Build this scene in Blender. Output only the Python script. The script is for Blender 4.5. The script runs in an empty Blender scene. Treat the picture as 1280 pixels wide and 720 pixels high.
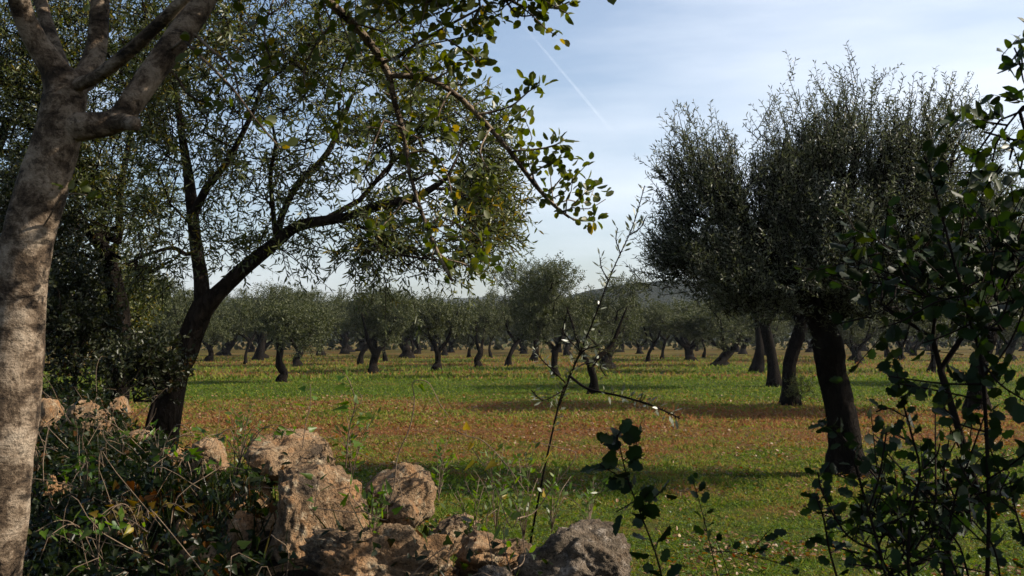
import bpy, math, random
import numpy as np
from mathutils import Vector, noise

sc = bpy.context.scene
C = sc.collection
R = math.radians

# ------------------------------------------------------------------ camera
F, HC = 1300.0, 1.9
PITCH = math.atan(62 / F)
cam_d = bpy.data.cameras.new('camera')
cam_d.sensor_width = 36
cam_d.lens = F / 1280 * 36
cam_d.clip_start = 0.05
cam_d.clip_end = 40000
cam_d.dof.use_dof = True
cam_d.dof.focus_distance = 12
cam_d.dof.aperture_fstop = 18
cam = bpy.data.objects.new('camera', cam_d)
cam.location = (0, 0, HC)
cam.rotation_euler = (math.pi / 2 + PITCH, 0, 0)
C.objects.link(cam)
sc.camera = cam

# ------------------------------------------------------------------ light
SUN_EL, SUN_AZ = R(33), R(1)       # azimuth: radians in front of due right
sv = Vector((math.cos(SUN_AZ) * math.cos(SUN_EL), math.sin(SUN_AZ) * math.cos(SUN_EL), math.sin(SUN_EL)))
sun_d = bpy.data.lights.new('sun', 'SUN')
sun_d.energy = 5.0
sun_d.angle = R(0.53)
sun_d.color = (1.0, 0.90, 0.75)
sun = bpy.data.objects.new('sun', sun_d)
sun.rotation_euler = (-sv).to_track_quat('-Z', 'Y').to_euler()
sun.location = sv * 50
C.objects.link(sun)

world = bpy.data.worlds.new('World')
sc.world = world
world.use_nodes = True
nt = world.node_tree
nt.nodes.clear()
wo = nt.nodes.new('ShaderNodeOutputWorld')
bg = nt.nodes.new('ShaderNodeBackground')
sky = nt.nodes.new('ShaderNodeTexSky')
sky.sky_type = 'NISHITA'
sky.sun_disc = False
sky.sun_elevation = SUN_EL
sky.sun_rotation = math.pi / 2 - SUN_AZ
sky.altitude = 50
sky.air_density = 1.0
sky.dust_density = 2.2
sky.ozone_density = 2.0
bg.inputs['Strength'].default_value = 0.080
tc = nt.nodes.new('ShaderNodeTexCoord')
mp = nt.nodes.new('ShaderNodeMapping')
mp.inputs['Scale'].default_value = (1.4, 1.4, 7.0)
n1 = nt.nodes.new('ShaderNodeTexNoise')
n1.inputs['Scale'].default_value = 1.7
n1.inputs['Detail'].default_value = 7
n1.inputs['Roughness'].default_value = 0.5
cr = nt.nodes.new('ShaderNodeValToRGB')
cr.color_ramp.elements[0].position = 0.40
cr.color_ramp.elements[0].color = (0, 0, 0, 1)
cr.color_ramp.elements[1].position = 0.70
cr.color_ramp.elements[1].color = (1, 1, 1, 1)
mul = nt.nodes.new('ShaderNodeMath'); mul.operation = 'MULTIPLY_ADD'; mul.inputs[1].default_value = 0.55; mul.inputs[2].default_value = 0.08
mix = nt.nodes.new('ShaderNodeMixRGB')
mix.inputs['Color2'].default_value = (6.1, 6.5, 7.15, 1)
L = nt.links.new
L(tc.outputs['Generated'], mp.inputs['Vector'])
L(mp.outputs['Vector'], n1.inputs['Vector'])
L(n1.outputs['Fac'], cr.inputs['Fac'])
L(cr.outputs['Color'], mul.inputs[0])
sxw = nt.nodes.new('ShaderNodeSeparateXYZ'); L(tc.outputs['Generated'], sxw.inputs[0])
mxw = nt.nodes.new('ShaderNodeMath'); mxw.operation = 'MULTIPLY_ADD'; mxw.use_clamp = True; mxw.inputs[1].default_value = 0.55
L(sxw.outputs['X'], mxw.inputs[0]); L(mul.outputs[0], mxw.inputs[2])     # thicker veil towards the sun
L(mxw.outputs[0], mix.inputs['Fac'])
L(sky.outputs['Color'], mix.inputs['Color1'])
L(mix.outputs['Color'], bg.inputs['Color'])
L(bg.outputs['Background'], wo.inputs['Surface'])

sc.view_settings.view_transform = 'Standard'
sc.view_settings.look = 'None'
sc.view_settings.exposure = 1.16
sc.view_settings.gamma = 1.0
cy = sc.cycles
cy.max_bounces = 5
cy.diffuse_bounces = 2
cy.glossy_bounces = 2
cy.transmission_bounces = 3
cy.transparent_max_bounces = 6
cy.volume_bounces = 0
cy.caustics_reflective = False
cy.caustics_refractive = False
cy.use_denoising = True

rng = np.random.default_rng(7)
random.seed(7)
UP = np.array([0, math.sin(PITCH) * -1, math.cos(PITCH)])
FW = np.array([0, math.cos(PITCH), math.sin(PITCH)])
RT = np.array([1.0, 0, 0])
CAM = np.array([0, 0, HC])

def W(px, py, d):
    """world point that lies d metres deep on the sight line of a photo pixel (1280x720)"""
    return CAM + RT * ((px - 640) / F * d) + UP * ((360 - py) / F * d) + FW * d

def G(px, py, z=0.0):
    r = RT * ((px - 640) / F) + UP * ((360 - py) / F) + FW
    t = (z - HC) / r[2]
    return CAM + r * t

def nrm(a):
    a = np.asarray(a, float)
    return a / np.maximum(np.linalg.norm(a, axis=-1, keepdims=True), 1e-9)

# ------------------------------------------------------------------ objects
def tag(o, label=None, cat=None, group=None, kind=None):
    if label: o['label'] = label
    if cat: o['category'] = cat
    if group: o['group'] = group
    if kind: o['kind'] = kind
    return o

def empty(name, loc, label, cat, group=None):
    o = bpy.data.objects.new(name, None)
    o.empty_display_size = 0.2
    o.location = [float(v) for v in loc]
    C.objects.link(o)
    return tag(o, label, cat, group)

def link(name, me, mat, parent=None, loc=None):
    o = bpy.data.objects.new(name, me)
    if mat is not None and not me.materials: me.materials.append(mat)
    C.objects.link(o)
    if parent is not None: o.parent = parent
    if loc is not None: o.location = [float(v) for v in loc]
    return o

class MB:
    """collects polygons, builds one mesh"""
    def __init__(s):
        s.v = []; s.n = 0; s.li = []; s.lt = []
    def add(s, v, faces):            # faces: int array (m,k)
        v = np.asarray(v, float).reshape(-1, 3)
        faces = np.asarray(faces, int)
        s.v.append(v)
        s.li.append((faces + s.n).ravel())
        s.lt.append(np.full(len(faces), faces.shape[1]))
        s.n += len(v)
    def mesh(s, name, origin=(0, 0, 0), smooth=False):
        me = bpy.data.meshes.new(name)
        v = np.concatenate(s.v) - np.asarray(origin, float)
        li = np.concatenate(s.li); lt = np.concatenate(s.lt)
        me.vertices.add(len(v)); me.vertices.foreach_set('co', v.ravel())
        me.loops.add(len(li)); me.loops.foreach_set('vertex_index', li.astype(np.int32))
        me.polygons.add(len(lt))
        st = np.concatenate([[0], np.cumsum(lt)[:-1]])
        me.polygons.foreach_set('loop_start', st.astype(np.int32))
        me.polygons.foreach_set('loop_total', lt.astype(np.int32))
        if smooth: me.polygons.foreach_set('use_smooth', np.ones(len(lt), bool))
        me.update(calc_edges=True)
        return me

def tube(mb, P, r, sides=6, rough=0.0, seed=0, cap=True):
    P = np.asarray(P, float); r = np.asarray(r, float)
    n = len(P)
    T = np.gradient(P, axis=0); T = nrm(T)
    a = np.array([0, 0, 1.0]) if abs(T[0][2]) < 0.9 else np.array([1.0, 0, 0])
    u = nrm(np.cross(T[0], a))
    vs = []
    ang = np.arange(sides) / sides * 2 * math.pi
    for i in range(n):
        u = u - T[i] * np.dot(u, T[i]); u = nrm(u)
        w = np.cross(T[i], u)
        rr = np.full(sides, r[i])
        if rough > 0:
            for k in range(sides):
                q = Vector((math.cos(ang[k]) * 1.3 + seed * 7.3, math.sin(ang[k]) * 1.3, i * 0.13 + seed))
                rr[k] *= 1 + rough * (noise.noise(q) + 0.5 * noise.noise(q * 3.1) + (.35 * noise.noise(q * 7.3) if sides > 12 else 0))
        vs.append(P[i] + np.outer(np.cos(ang) * rr, u) + np.outer(np.sin(ang) * rr, w))
    base = mb.n
    V = np.concatenate(vs)
    i, k = np.meshgrid(np.arange(n - 1), np.arange(sides), indexing='ij')
    i = i.ravel(); k = k.ravel(); k2 = (k + 1) % sides
    f = np.stack([i * sides + k, i * sides + k2, (i + 1) * sides + k2, (i + 1) * sides + k], 1)
    mb.add(V, f)
    if cap and sides > 3:
        c = np.arange(sides)[None, :] + (n - 1) * sides - len(V)
        mb.li.append((c + mb.n).ravel()); mb.lt.append(np.array([sides]))

def smooth_path(pts, sub=4):
    """Catmull-Rom through the points; rows may carry a radius in the last column"""
    P = np.asarray(pts, float)
    Q = np.vstack([2 * P[0] - P[1], P, 2 * P[-1] - P[-2]])
    out = []
    for i in range(1, len(Q) - 2):
        for t in np.arange(sub) / sub:
            out.append(0.5 * ((2 * Q[i]) + (-Q[i - 1] + Q[i + 1]) * t + (2 * Q[i - 1] - 5 * Q[i] + 4 * Q[i + 1] - Q[i + 2]) * t * t
                              + (-Q[i - 1] + 3 * Q[i] - 3 * Q[i + 1] + Q[i + 2]) * t ** 3))
    out.append(Q[-2])
    return np.array(out)

# leaf templates: vertices (along, side, lift), faces all of one length
T_OLIVE = (np.array([[0, 0, 0], [.28, .42, .02], [.62, .45, .0], [1, 0, -.06], [.62, -.45, .0], [.28, -.42, .02]]), np.array([[0, 1, 2, 3, 4, 5]]))
T_RHOMB = (np.array([[0, 0, 0], [.45, .5, .03], [1, 0, 0], [.5, -.5, -.03]]), np.array([[0, 1, 2, 3]]))
T_OVAL = (np.array([[0, 0, 0], [.12, .3, .05], [.4, .5, .1], [.75, .42, .07], [1, 0, -.03], [.75, -.42, .07], [.4, -.5, .1], [.12, -.3, .05], [.5, 0, 0]]),
          np.array([[0, 8, 2, 1], [8, 4, 3, 2], [0, 7, 6, 8], [8, 6, 5, 4]])[:, ::-1])
T_LOBED = (np.array([[0, 0, 0], [.1, .34, .04], [.28, .42, .1], [.42, .36, .05], [.6, .55, .12], [.72, .36, .05], [.86, .34, .04], [1, 0, -.04],
                     [.86, -.34, .04], [.72, -.36, .05], [.6, -.55, .12], [.42, -.36, .05], [.28, -.42, .1], [.1, -.34, .04], [.5, 0, -.02]]),
           np.array([[0, 14, 2, 1], [14, 4, 3, 2], [14, 6, 5, 4], [14, 7, 6, 6], [0, 13, 12, 14], [14, 12, 11, 10], [14, 10, 9, 8], [14, 8, 7, 7]]))
# halves of the lobed leaf without doubled corners
T_LOBED = (T_LOBED[0], np.array([[0, 14, 1], [1, 14, 2], [2, 14, 3], [3, 14, 4], [4, 14, 5], [5, 14, 6], [6, 14, 7], [7, 14, 8], [8, 14, 9],
                                 [9, 14, 10], [10, 14, 11], [11, 14, 12], [12, 14, 13], [13, 14, 0]]))
T_HEART = (np.array([[.12, 0, 0], [0, .22, .03], [.05, .42, .05], [.22, .5, .07], [.5, .3, .05], [1, 0, -.06], [.5, -.3, .05], [.22, -.5, .07], [.05, -.42, .05], [0, -.22, .03], [.4, 0, -.02]]),
           np.array([[0, 10, 1], [1, 10, 2], [2, 10, 3], [3, 10, 4], [4, 10, 5], [5, 10, 6], [6, 10, 7], [7, 10, 8], [8, 10, 9], [9, 10, 0]]))
T_BLADE = (np.array([[0, .5, 0], [0, -.5, 0], [.5, -.38, .08], [.5, .38, .08], [1, 0, .3], [1, .02, .3]]), np.array([[0, 1, 2, 3], [3, 2, 4, 5]]))
T_STICK = (np.array([[0, .5, 0], [0, -.3, .4], [0, -.3, -.4], [1, .25, 0], [1, -.15, .2], [1, -.15, -.2]]), np.array([[0, 1, 4, 3], [1, 2, 5, 4], [2, 0, 3, 5]]))

def leaves(mb, tpl, P, D, N, Ln, Wd):
    P = np.asarray(P, float); D = nrm(D); n = len(P)
    if n == 0: return
    S = nrm(np.cross(N, D)); N2 = np.cross(D, S)
    Ln = np.broadcast_to(Ln, (n,))[:, None, None]; Wd = np.broadcast_to(Wd, (n,))[:, None, None]
    tv, tf = tpl
    V = P[:, None, :] + D[:, None, :] * (tv[None, :, 0:1] * Ln) + S[:, None, :] * (tv[None, :, 1:2] * Wd) + N2[:, None, :] * (tv[None, :, 2:3] * np.minimum(Ln, Wd * 2.5))
    k = len(tv)
    f = (tf[None] + (np.arange(n) * k)[:, None, None]).reshape(-1, tf.shape[1])
    mb.add(V.reshape(-1, 3), f)

def rdir(n, r=None):
    r = r or rng
    return nrm(r.normal(size=(n, 3)))

# ------------------------------------------------------------------ materials
def new_mat(name):
    m = bpy.data.materials.new(name)
    m.use_nodes = True
    m.node_tree.nodes.clear()
    return m, m.node_tree

def nd(nt, t, **k):
    n = nt.nodes.new('ShaderNode' + t)
    for a, b in k.items():
        if a in n.inputs: n.inputs[a].default_value = b
        else: setattr(n, a, b)
    return n

def leaf_mat(name, top, alt, under, transl=0.25, rough=0.4, tcol=None, patch=None, patch_amt=0.0, patch_scale=1.2, spec=0.22):
    """top/alt: the leaf's face, picked per leaf; under: paler back; patch: young or yellow growth in clumps"""
    m, nt = new_mat(name); l = nt.links.new
    out = nd(nt, 'OutputMaterial')
    geo = nd(nt, 'NewGeometry')
    rmp = nd(nt, 'ValToRGB')
    e = rmp.color_ramp.elements
    e[0].position = 0.0; e[0].color = (*top, 1)
    e[1].position = 1.0; e[1].color = (*alt, 1)
    l(geo.outputs['Random Per Island'], rmp.inputs['Fac'])
    col = rmp.outputs['Color']
    if patch:
        tcn = nd(nt, 'TexCoord')
        nz = nd(nt, 'TexNoise', Scale=patch_scale, Detail=3.0)
        l(tcn.outputs['Object'], nz.inputs['Vector'])
        ad = nd(nt, 'Math', operation='MULTIPLY_ADD'); ad.inputs[1].default_value = 0.45
        l(geo.outputs['Random Per Island'], ad.inputs[0]); l(nz.outputs['Fac'], ad.inputs[2])
        mr = nd(nt, 'MapRange'); mr.inputs['From Min'].default_value = 0.98 - patch_amt; mr.inputs['From Max'].default_value = 1.06 - patch_amt
        l(ad.outputs[0], mr.inputs['Value'])
        mx = nd(nt, 'MixRGB'); mx.inputs['Color2'].default_value = (*patch, 1)
        l(mr.outputs['Result'], mx.inputs['Fac']); l(col, mx.inputs['Color1']); col = mx.outputs['Color']
    mb_ = nd(nt, 'MixRGB'); mb_.inputs['Color2'].default_value = (*under, 1)
    l(geo.outputs['Backfacing'], mb_.inputs['Fac']); l(col, mb_.inputs['Color1'])
    p = nd(nt, 'BsdfPrincipled'); p.inputs['Roughness'].default_value = rough
    p.inputs['Specular IOR Level'].default_value = spec
    l(mb_.outputs['Color'], p.inputs['Base Color'])
    t = nd(nt, 'BsdfTranslucent')
    hs = nd(nt, 'HueSaturation'); hs.inputs['Saturation'].default_value = 1.25; hs.inputs['Value'].default_value = 1.5; hs.inputs['Hue'].default_value = 0.485
    l(col, hs.inputs['Color']); l(hs.outputs['Color'], t.inputs['Color'])
    ms = nd(nt, 'MixShader'); ms.inputs['Fac'].default_value = transl
    l(p.outputs[0], ms.inputs[1]); l(t.outputs[0], ms.inputs[2]); l(ms.outputs[0], out.inputs['Surface'])
    return m

def bark_mat(name, dark, light, scale=9.0, stretch=0.35, bump=0.5, dist=0.02, lichen=None, cracks=True):
    m, nt = new_mat(name); l = nt.links.new
    out = nd(nt, 'OutputMaterial'); tcn = nd(nt, 'TexCoord')
    mpn = nd(nt, 'Mapping'); mpn.inputs['Scale'].default_value = (1, 1, stretch)
    l(tcn.outputs['Object'], mpn.inputs['Vector'])
    nz = nd(nt, 'TexNoise', Scale=scale, Detail=8.0, Roughness=0.65, Distortion=0.6); l(mpn.outputs[0], nz.inputs['Vector'])
    rmp = nd(nt, 'ValToRGB'); e = rmp.color_ramp.elements
    e[0].position = 0.32; e[0].color = (*dark, 1); e[1].position = 0.68; e[1].color = (*light, 1)
    l(nz.outputs['Fac'], rmp.inputs['Fac']); col = rmp.outputs['Color']
    if lichen:
        n2 = nd(nt, 'TexNoise', Scale=scale * 1.7, Detail=5.0, Roughness=0.7); l(tcn.outputs['Object'], n2.inputs['Vector'])
        mr = nd(nt, 'MapRange'); mr.inputs['From Min'].default_value = 0.55; mr.inputs['From Max'].default_value = 0.63
        l(n2.outputs['Fac'], mr.inputs['Value'])
        mx = nd(nt, 'MixRGB'); mx.inputs['Color2'].default_value = (*lichen, 1)
        l(mr.outputs['Result'], mx.inputs['Fac']); l(col, mx.inputs['Color1']); col = mx.outputs['Color']
    p = nd(nt, 'BsdfPrincipled'); p.inputs['Roughness'].default_value = 0.85
    p.inputs['Specular IOR Level'].default_value = 0.2 if sum(light) > .1 else 0.03
    l(col, p.inputs['Base Color'])
    hgt = nz.outputs['Fac']
    if cracks:
        vo = nd(nt, 'TexVoronoi', Scale=scale * 2.2); vo.feature = 'DISTANCE_TO_EDGE'
        n3 = nd(nt, 'MixRGB'); n3.inputs['Fac'].default_value = 0.12
        l(mpn.outputs[0], n3.inputs['Color1']); l(nz.outputs['Color'], n3.inputs['Color2']); l(n3.outputs[0], vo.inputs['Vector'])
        mn = nd(nt, 'Math', operation='MINIMUM'); mn.inputs[1].default_value = 0.15; l(vo.outputs['Distance'], mn.inputs[0])
        ma = nd(nt, 'Math', operation='MULTIPLY_ADD'); ma.inputs[1].default_value = 3.0
        l(mn.outputs[0], ma.inputs[0]); l(nz.outputs['Fac'], ma.inputs[2]); hgt = ma.outputs[0]
    b = nd(nt, 'Bump'); b.inputs['Strength'].default_value = bump; b.inputs['Distance'].default_value = dist
    l(hgt, b.inputs['Height']); l(b.outputs[0], p.inputs['Normal'])
    l(p.outputs[0], out.inputs['Surface'])
    return m

def rock_mat(name, a, b_, c, lichen, scale=6.0, stain=(.30, .155, .07)):
    m, nt = new_mat(name); l = nt.links.new
    out = nd(nt, 'OutputMaterial'); tcn = nd(nt, 'NewGeometry')
    nz = nd(nt, 'TexNoise', Scale=scale, Detail=9.0, Roughness=0.62, Distortion=0.4); l(tcn.outputs['Position'], nz.inputs['Vector'])
    rmp = nd(nt, 'ValToRGB'); e = rmp.color_ramp.elements
    e[0].position = 0.3; e[0].color = (*a, 1); e[1].position = 0.72; e[1].color = (*b_, 1)
    k = e.new(0.5); k.color = (*c, 1)
    l(nz.outputs['Fac'], rmp.inputs['Fac'])
    n2 = nd(nt, 'TexNoise', Scale=scale * 3.3, Detail=6.0, Roughness=0.7); l(tcn.outputs['Position'], n2.inputs['Vector'])
    mr = nd(nt, 'MapRange'); mr.inputs['From Min'].default_value = 0.54; mr.inputs['From Max'].default_value = 0.66
    l(n2.outputs['Fac'], mr.inputs['Value'])
    mx = nd(nt, 'MixRGB'); mx.inputs['Color2'].default_value = (*lichen, 1)
    l(mr.outputs['Result'], mx.inputs['Fac']); l(rmp.outputs['Color'], mx.inputs['Color1'])
    n5 = nd(nt, 'TexNoise', Scale=scale * .9, Detail=6.0, Roughness=0.7, Distortion=0.5); mpo = nd(nt, 'Mapping'); mpo.inputs['Location'].default_value = (7, 3, 1)
    l(tcn.outputs['Position'], mpo.inputs['Vector']); l(mpo.outputs[0], n5.inputs['Vector'])
    mr5 = nd(nt, 'MapRange'); mr5.inputs['From Min'].default_value = 0.50; mr5.inputs['From Max'].default_value = 0.60; mr5.inputs['To Max'].default_value = .75
    l(n5.outputs['Fac'], mr5.inputs['Value'])
    mx5 = nd(nt, 'MixRGB'); mx5.inputs['Color2'].default_value = (*stain, 1); l(mr5.outputs['Result'], mx5.inputs['Fac']); l(mx.outputs[0], mx5.inputs['Color1'])
    mr6 = nd(nt, 'MapRange'); mr6.inputs['From Min'].default_value = 0.45; mr6.inputs['From Max'].default_value = 0.37; mr6.inputs['To Max'].default_value = .85
    l(n5.outputs['Fac'], mr6.inputs['Value'])
    mx6 = nd(nt, 'MixRGB'); mx6.inputs['Color2'].default_value = (.035, .028, .022, 1); l(mr6.outputs['Result'], mx6.inputs['Fac']); l(mx5.outputs[0], mx6.inputs['Color1']); mx = mx6
    vo = nd(nt, 'TexNoise', Scale=scale * 16, Detail=4.0, Roughness=0.7); l(tcn.outputs['Position'], vo.inputs['Vector'])
    mr2 = nd(nt, 'MapRange'); mr2.inputs['From Min'].default_value = 0.40; mr2.inputs['From Max'].default_value = 0.47
    l(vo.outputs['Fac'], mr2.inputs['Value'])
    mx2 = nd(nt, 'MixRGB', blend_type='MULTIPLY'); mx2.inputs['Fac'].default_value = 0.55
    l(mx.outputs[0], mx2.inputs['Color1']); l(mr2.outputs['Result'], mx2.inputs['Color2'])
    p = nd(nt, 'BsdfPrincipled'); p.inputs['Roughness'].default_value = 0.92; p.inputs['Specular IOR Level'].default_value = 0.15
    l(mx2.outputs[0], p.inputs['Base Color'])
    s = nd(nt, 'Math', operation='ADD'); l(n2.outputs['Fac'], s.inputs[0]); l(vo.outputs['Fac'], s.inputs[1])
    b = nd(nt, 'Bump'); b.inputs['Strength'].default_value = 1.0; b.inputs['Distance'].default_value = 0.03
    l(s.outputs[0], b.inputs['Height']); l(b.outputs[0], p.inputs['Normal']); l(p.outputs[0], out.inputs['Surface'])
    return m

def field_colour(nt):
    """the colour of the field as a function of place: green swards, dry straw and red-brown earth"""
    l = nt.links.new
    geo = nd(nt, 'NewGeometry')
    mpn = nd(nt, 'Mapping'); mpn.inputs['Scale'].default_value = (0.45, 1.0, 1.0); l(geo.outputs['Position'], mpn.inputs['Vector'])
    n1 = nd(nt, 'TexNoise', Scale=0.22, Detail=5.0, Roughness=0.6); l(mpn.outputs[0], n1.inputs['Vector'])
    n2 = nd(nt, 'TexNoise', Scale=1.1, Detail=7.0, Roughness=0.72); l(geo.outputs['Position'], n2.inputs['Vector'])
    sx = nd(nt, 'SeparateXYZ'); l(geo.outputs['Position'], sx.inputs[0])
    # dryness along the depth of the field
    mr = nd(nt, 'MapRange'); mr.inputs['From Min'].default_value = 0; mr.inputs['From Max'].default_value = 100
    l(sx.outputs['Y'], mr.inputs['Value'])
    rp = nd(nt, 'ValToRGB'); e = rp.color_ramp.elements
    e[0].position = 0.0; e[0].color = (.50,) * 3 + (1,); e[1].position = 1.0; e[1].color = (.62,) * 3 + (1,)
    for pos, v in ((.10, .50), (.13, .48), (.165, .58), (.20, .74), (.27, .70), (.31, .54), (.36, .38), (.45, .40), (.54, .62), (.62, .46), (.75, .68), (.88, .55)):
        k = e.new(pos); k.color = (v, v, v, 1)
    l(mr.outputs['Result'], rp.inputs['Fac'])
    a = nd(nt, 'Math', operation='MULTIPLY_ADD'); a.inputs[1].default_value = 1.0; l(n1.outputs['Fac'], a.inputs[0]); l(rp.outputs['Color'], a.inputs[2])
    b = nd(nt, 'Math', operation='MULTIPLY_ADD'); b.inputs[1].default_value = 1.1; l(n2.outputs['Fac'], b.inputs[0]); l(a.outputs[0], b.inputs[2])
    c = nd(nt, 'MapRange'); c.inputs['From Min'].default_value = 1.47; c.inputs['From Max'].default_value = 1.86; l(b.outputs[0], c.inputs['Value'])
    return c.outputs['Result'], geo

def field_mat(name, blade):
    m, nt = new_mat(name); l = nt.links.new
    out = nd(nt, 'OutputMaterial')
    dry, geo = field_colour(nt)
    rp = nd(nt, 'ValToRGB'); e = rp.color_ramp.elements
    if blade:
        cols = ((0.0, (.062, .108, .008)), (0.34, (.135, .160, .015)), (0.58, (.165, .142, .026)), (0.8, (.165, .105, .030)), (1.0, (.20, .080, .030)))
        jit = nd(nt, 'Math', operation='MULTIPLY_ADD'); jit.inputs[1].default_value = 0.95
        l(geo.outputs['Random Per Island'], jit.inputs[0]); l(dry, jit.inputs[2])
        sb = nd(nt, 'Math', operation='SUBTRACT'); sb.inputs[1].default_value = 0.46; l(jit.outputs[0], sb.inputs[0]); fac = sb.outputs[0]
    else:
        cols = ((0.0, (.030, .045, .006)), (0.4, (.060, .058, .010)), (0.65, (.085, .052, .018)), (1.0, (.100, .045, .018)))
        n3 = nd(nt, 'TexNoise', Scale=14.0, Detail=6.0, Roughness=0.75); l(geo.outputs['Position'], n3.inputs['Vector'])
        ad = nd(nt, 'Math', operation='MULTIPLY_ADD'); ad.inputs[1].default_value = 0.9; l(n3.outputs['Fac'], ad.inputs[0]); l(dry, ad.inputs[2])
        sb = nd(nt, 'Math', operation='SUBTRACT'); sb.inputs[1].default_value = 0.42; l(ad.outputs[0], sb.inputs[0]); fac = sb.outputs[0]
    e[0].position = cols[0][0]; e[0].color = (*cols[0][1], 1); e[1].position = 1.0; e[1].color = (*cols[-1][1], 1)
    for pos, c in cols[1:-1]:
        k = e.new(pos); k.color = (*c, 1)
    l(fac, rp.inputs['Fac'])
    col = rp.outputs['Color']
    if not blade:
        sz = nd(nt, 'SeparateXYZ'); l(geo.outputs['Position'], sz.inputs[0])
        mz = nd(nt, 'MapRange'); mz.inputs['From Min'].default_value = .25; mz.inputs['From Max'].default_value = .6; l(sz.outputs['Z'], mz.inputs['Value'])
        mxz = nd(nt, 'MixRGB'); mxz.inputs['Color2'].default_value = (.016, .012, .008, 1); l(mz.outputs['Result'], mxz.inputs['Fac']); l(col, mxz.inputs['Color1']); col = mxz.outputs['Color']  # dark bank earth, its colour also standing in for deep shade under leaves
    p = nd(nt, 'BsdfPrincipled'); p.inputs['Roughness'].default_value = 0.75 if blade else 0.95
    p.inputs['Specular IOR Level'].default_value = 0.15 if blade else 0.05
    l(col, p.inputs['Base Color'])
    if blade:
        t = nd(nt, 'BsdfTranslucent'); l(rp.outputs['Color'], t.inputs['Color'])
        ms = nd(nt, 'MixShader'); ms.inputs['Fac'].default_value = 0.45
        l(p.outputs[0], ms.inputs[1]); l(t.outputs[0], ms.inputs[2]); l(ms.outputs[0], out.inputs['Surface'])
    else:
        n4 = nd(nt, 'TexNoise', Scale=9.0, Detail=8.0, Roughness=0.8); l(geo.outputs['Position'], n4.inputs['Vector'])
        b = nd(nt, 'Bump'); b.inputs['Strength'].default_value = 1.0; b.inputs['Distance'].default_value = 0.08
        l(n4.outputs['Fac'], b.inputs['Height']); l(b.outputs[0], p.inputs['Normal'])
        l(p.outputs[0], out.inputs['Surface'])
    return m

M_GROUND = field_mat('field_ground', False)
M_GRASS = field_mat('field_grass', True)
M_OLIVE = leaf_mat('olive_leaf', (.018, .027, .008), (.045, .055, .018), (.075, .085, .045), 0.32, 0.42, patch=(.19, .16, .03), patch_amt=0.0)
M_OLIVE_Y = leaf_mat('olive_leaf_warm', (.020, .032, .007), (.075, .085, .020), (.085, .095, .042), 0.36, 0.42, patch=(.17, .13, .02), patch_amt=0.08)
M_OLIVE_FAR = leaf_mat('orchard_leaf', (.010, .016, .005), (.052, .060, .020), (.060, .066, .028), 0.28, 0.6)
M_OLIVE_R = leaf_mat('silvery_olive_leaf', (.018, .024, .010), (.066, .076, .040), (.12, .125, .085), 0.36, 0.42)
M_CAROB = leaf_mat('carob_leaf', (.024, .042, .006), (.080, .092, .014), (.06, .07, .02), 0.42, 0.38, patch=(.20, .155, .018), patch_amt=0.08, patch_scale=3.0)
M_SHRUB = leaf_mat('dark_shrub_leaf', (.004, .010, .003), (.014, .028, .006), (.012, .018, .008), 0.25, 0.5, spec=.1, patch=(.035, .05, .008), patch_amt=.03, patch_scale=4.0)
M_BUSH = leaf_mat('bush_leaf', (0.0065, 0.0104, 0.0033), (0.0208, 0.0247, 0.0065), (0.0260, 0.0292, 0.0130), 0.25, 0.42, patch=(0.0455, 0.0228, 0.0065), patch_amt=0.08)
M_VINE = leaf_mat('vine_leaf', (.025, .065, .007), (.085, .14, .014), (.06, .09, .02), 0.45, 0.4, patch=(.28, .18, .012), patch_amt=0.05, patch_scale=5.0)
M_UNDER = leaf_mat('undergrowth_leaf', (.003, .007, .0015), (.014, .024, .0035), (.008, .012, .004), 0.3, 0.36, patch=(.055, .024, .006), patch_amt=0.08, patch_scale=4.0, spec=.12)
M_BARK_OL = bark_mat('olive_bark', (0.0090, 0.0067, 0.0053), (0.0413, 0.0300, 0.0225), 8.0, 0.4, 0.9, 0.04)
M_BARK_DK = bark_mat('dark_bark', (0.0029, 0.0025, 0.0021), (0.0126, 0.0092, 0.0071), 9.0, 0.4, 0.9, 0.04)
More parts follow.
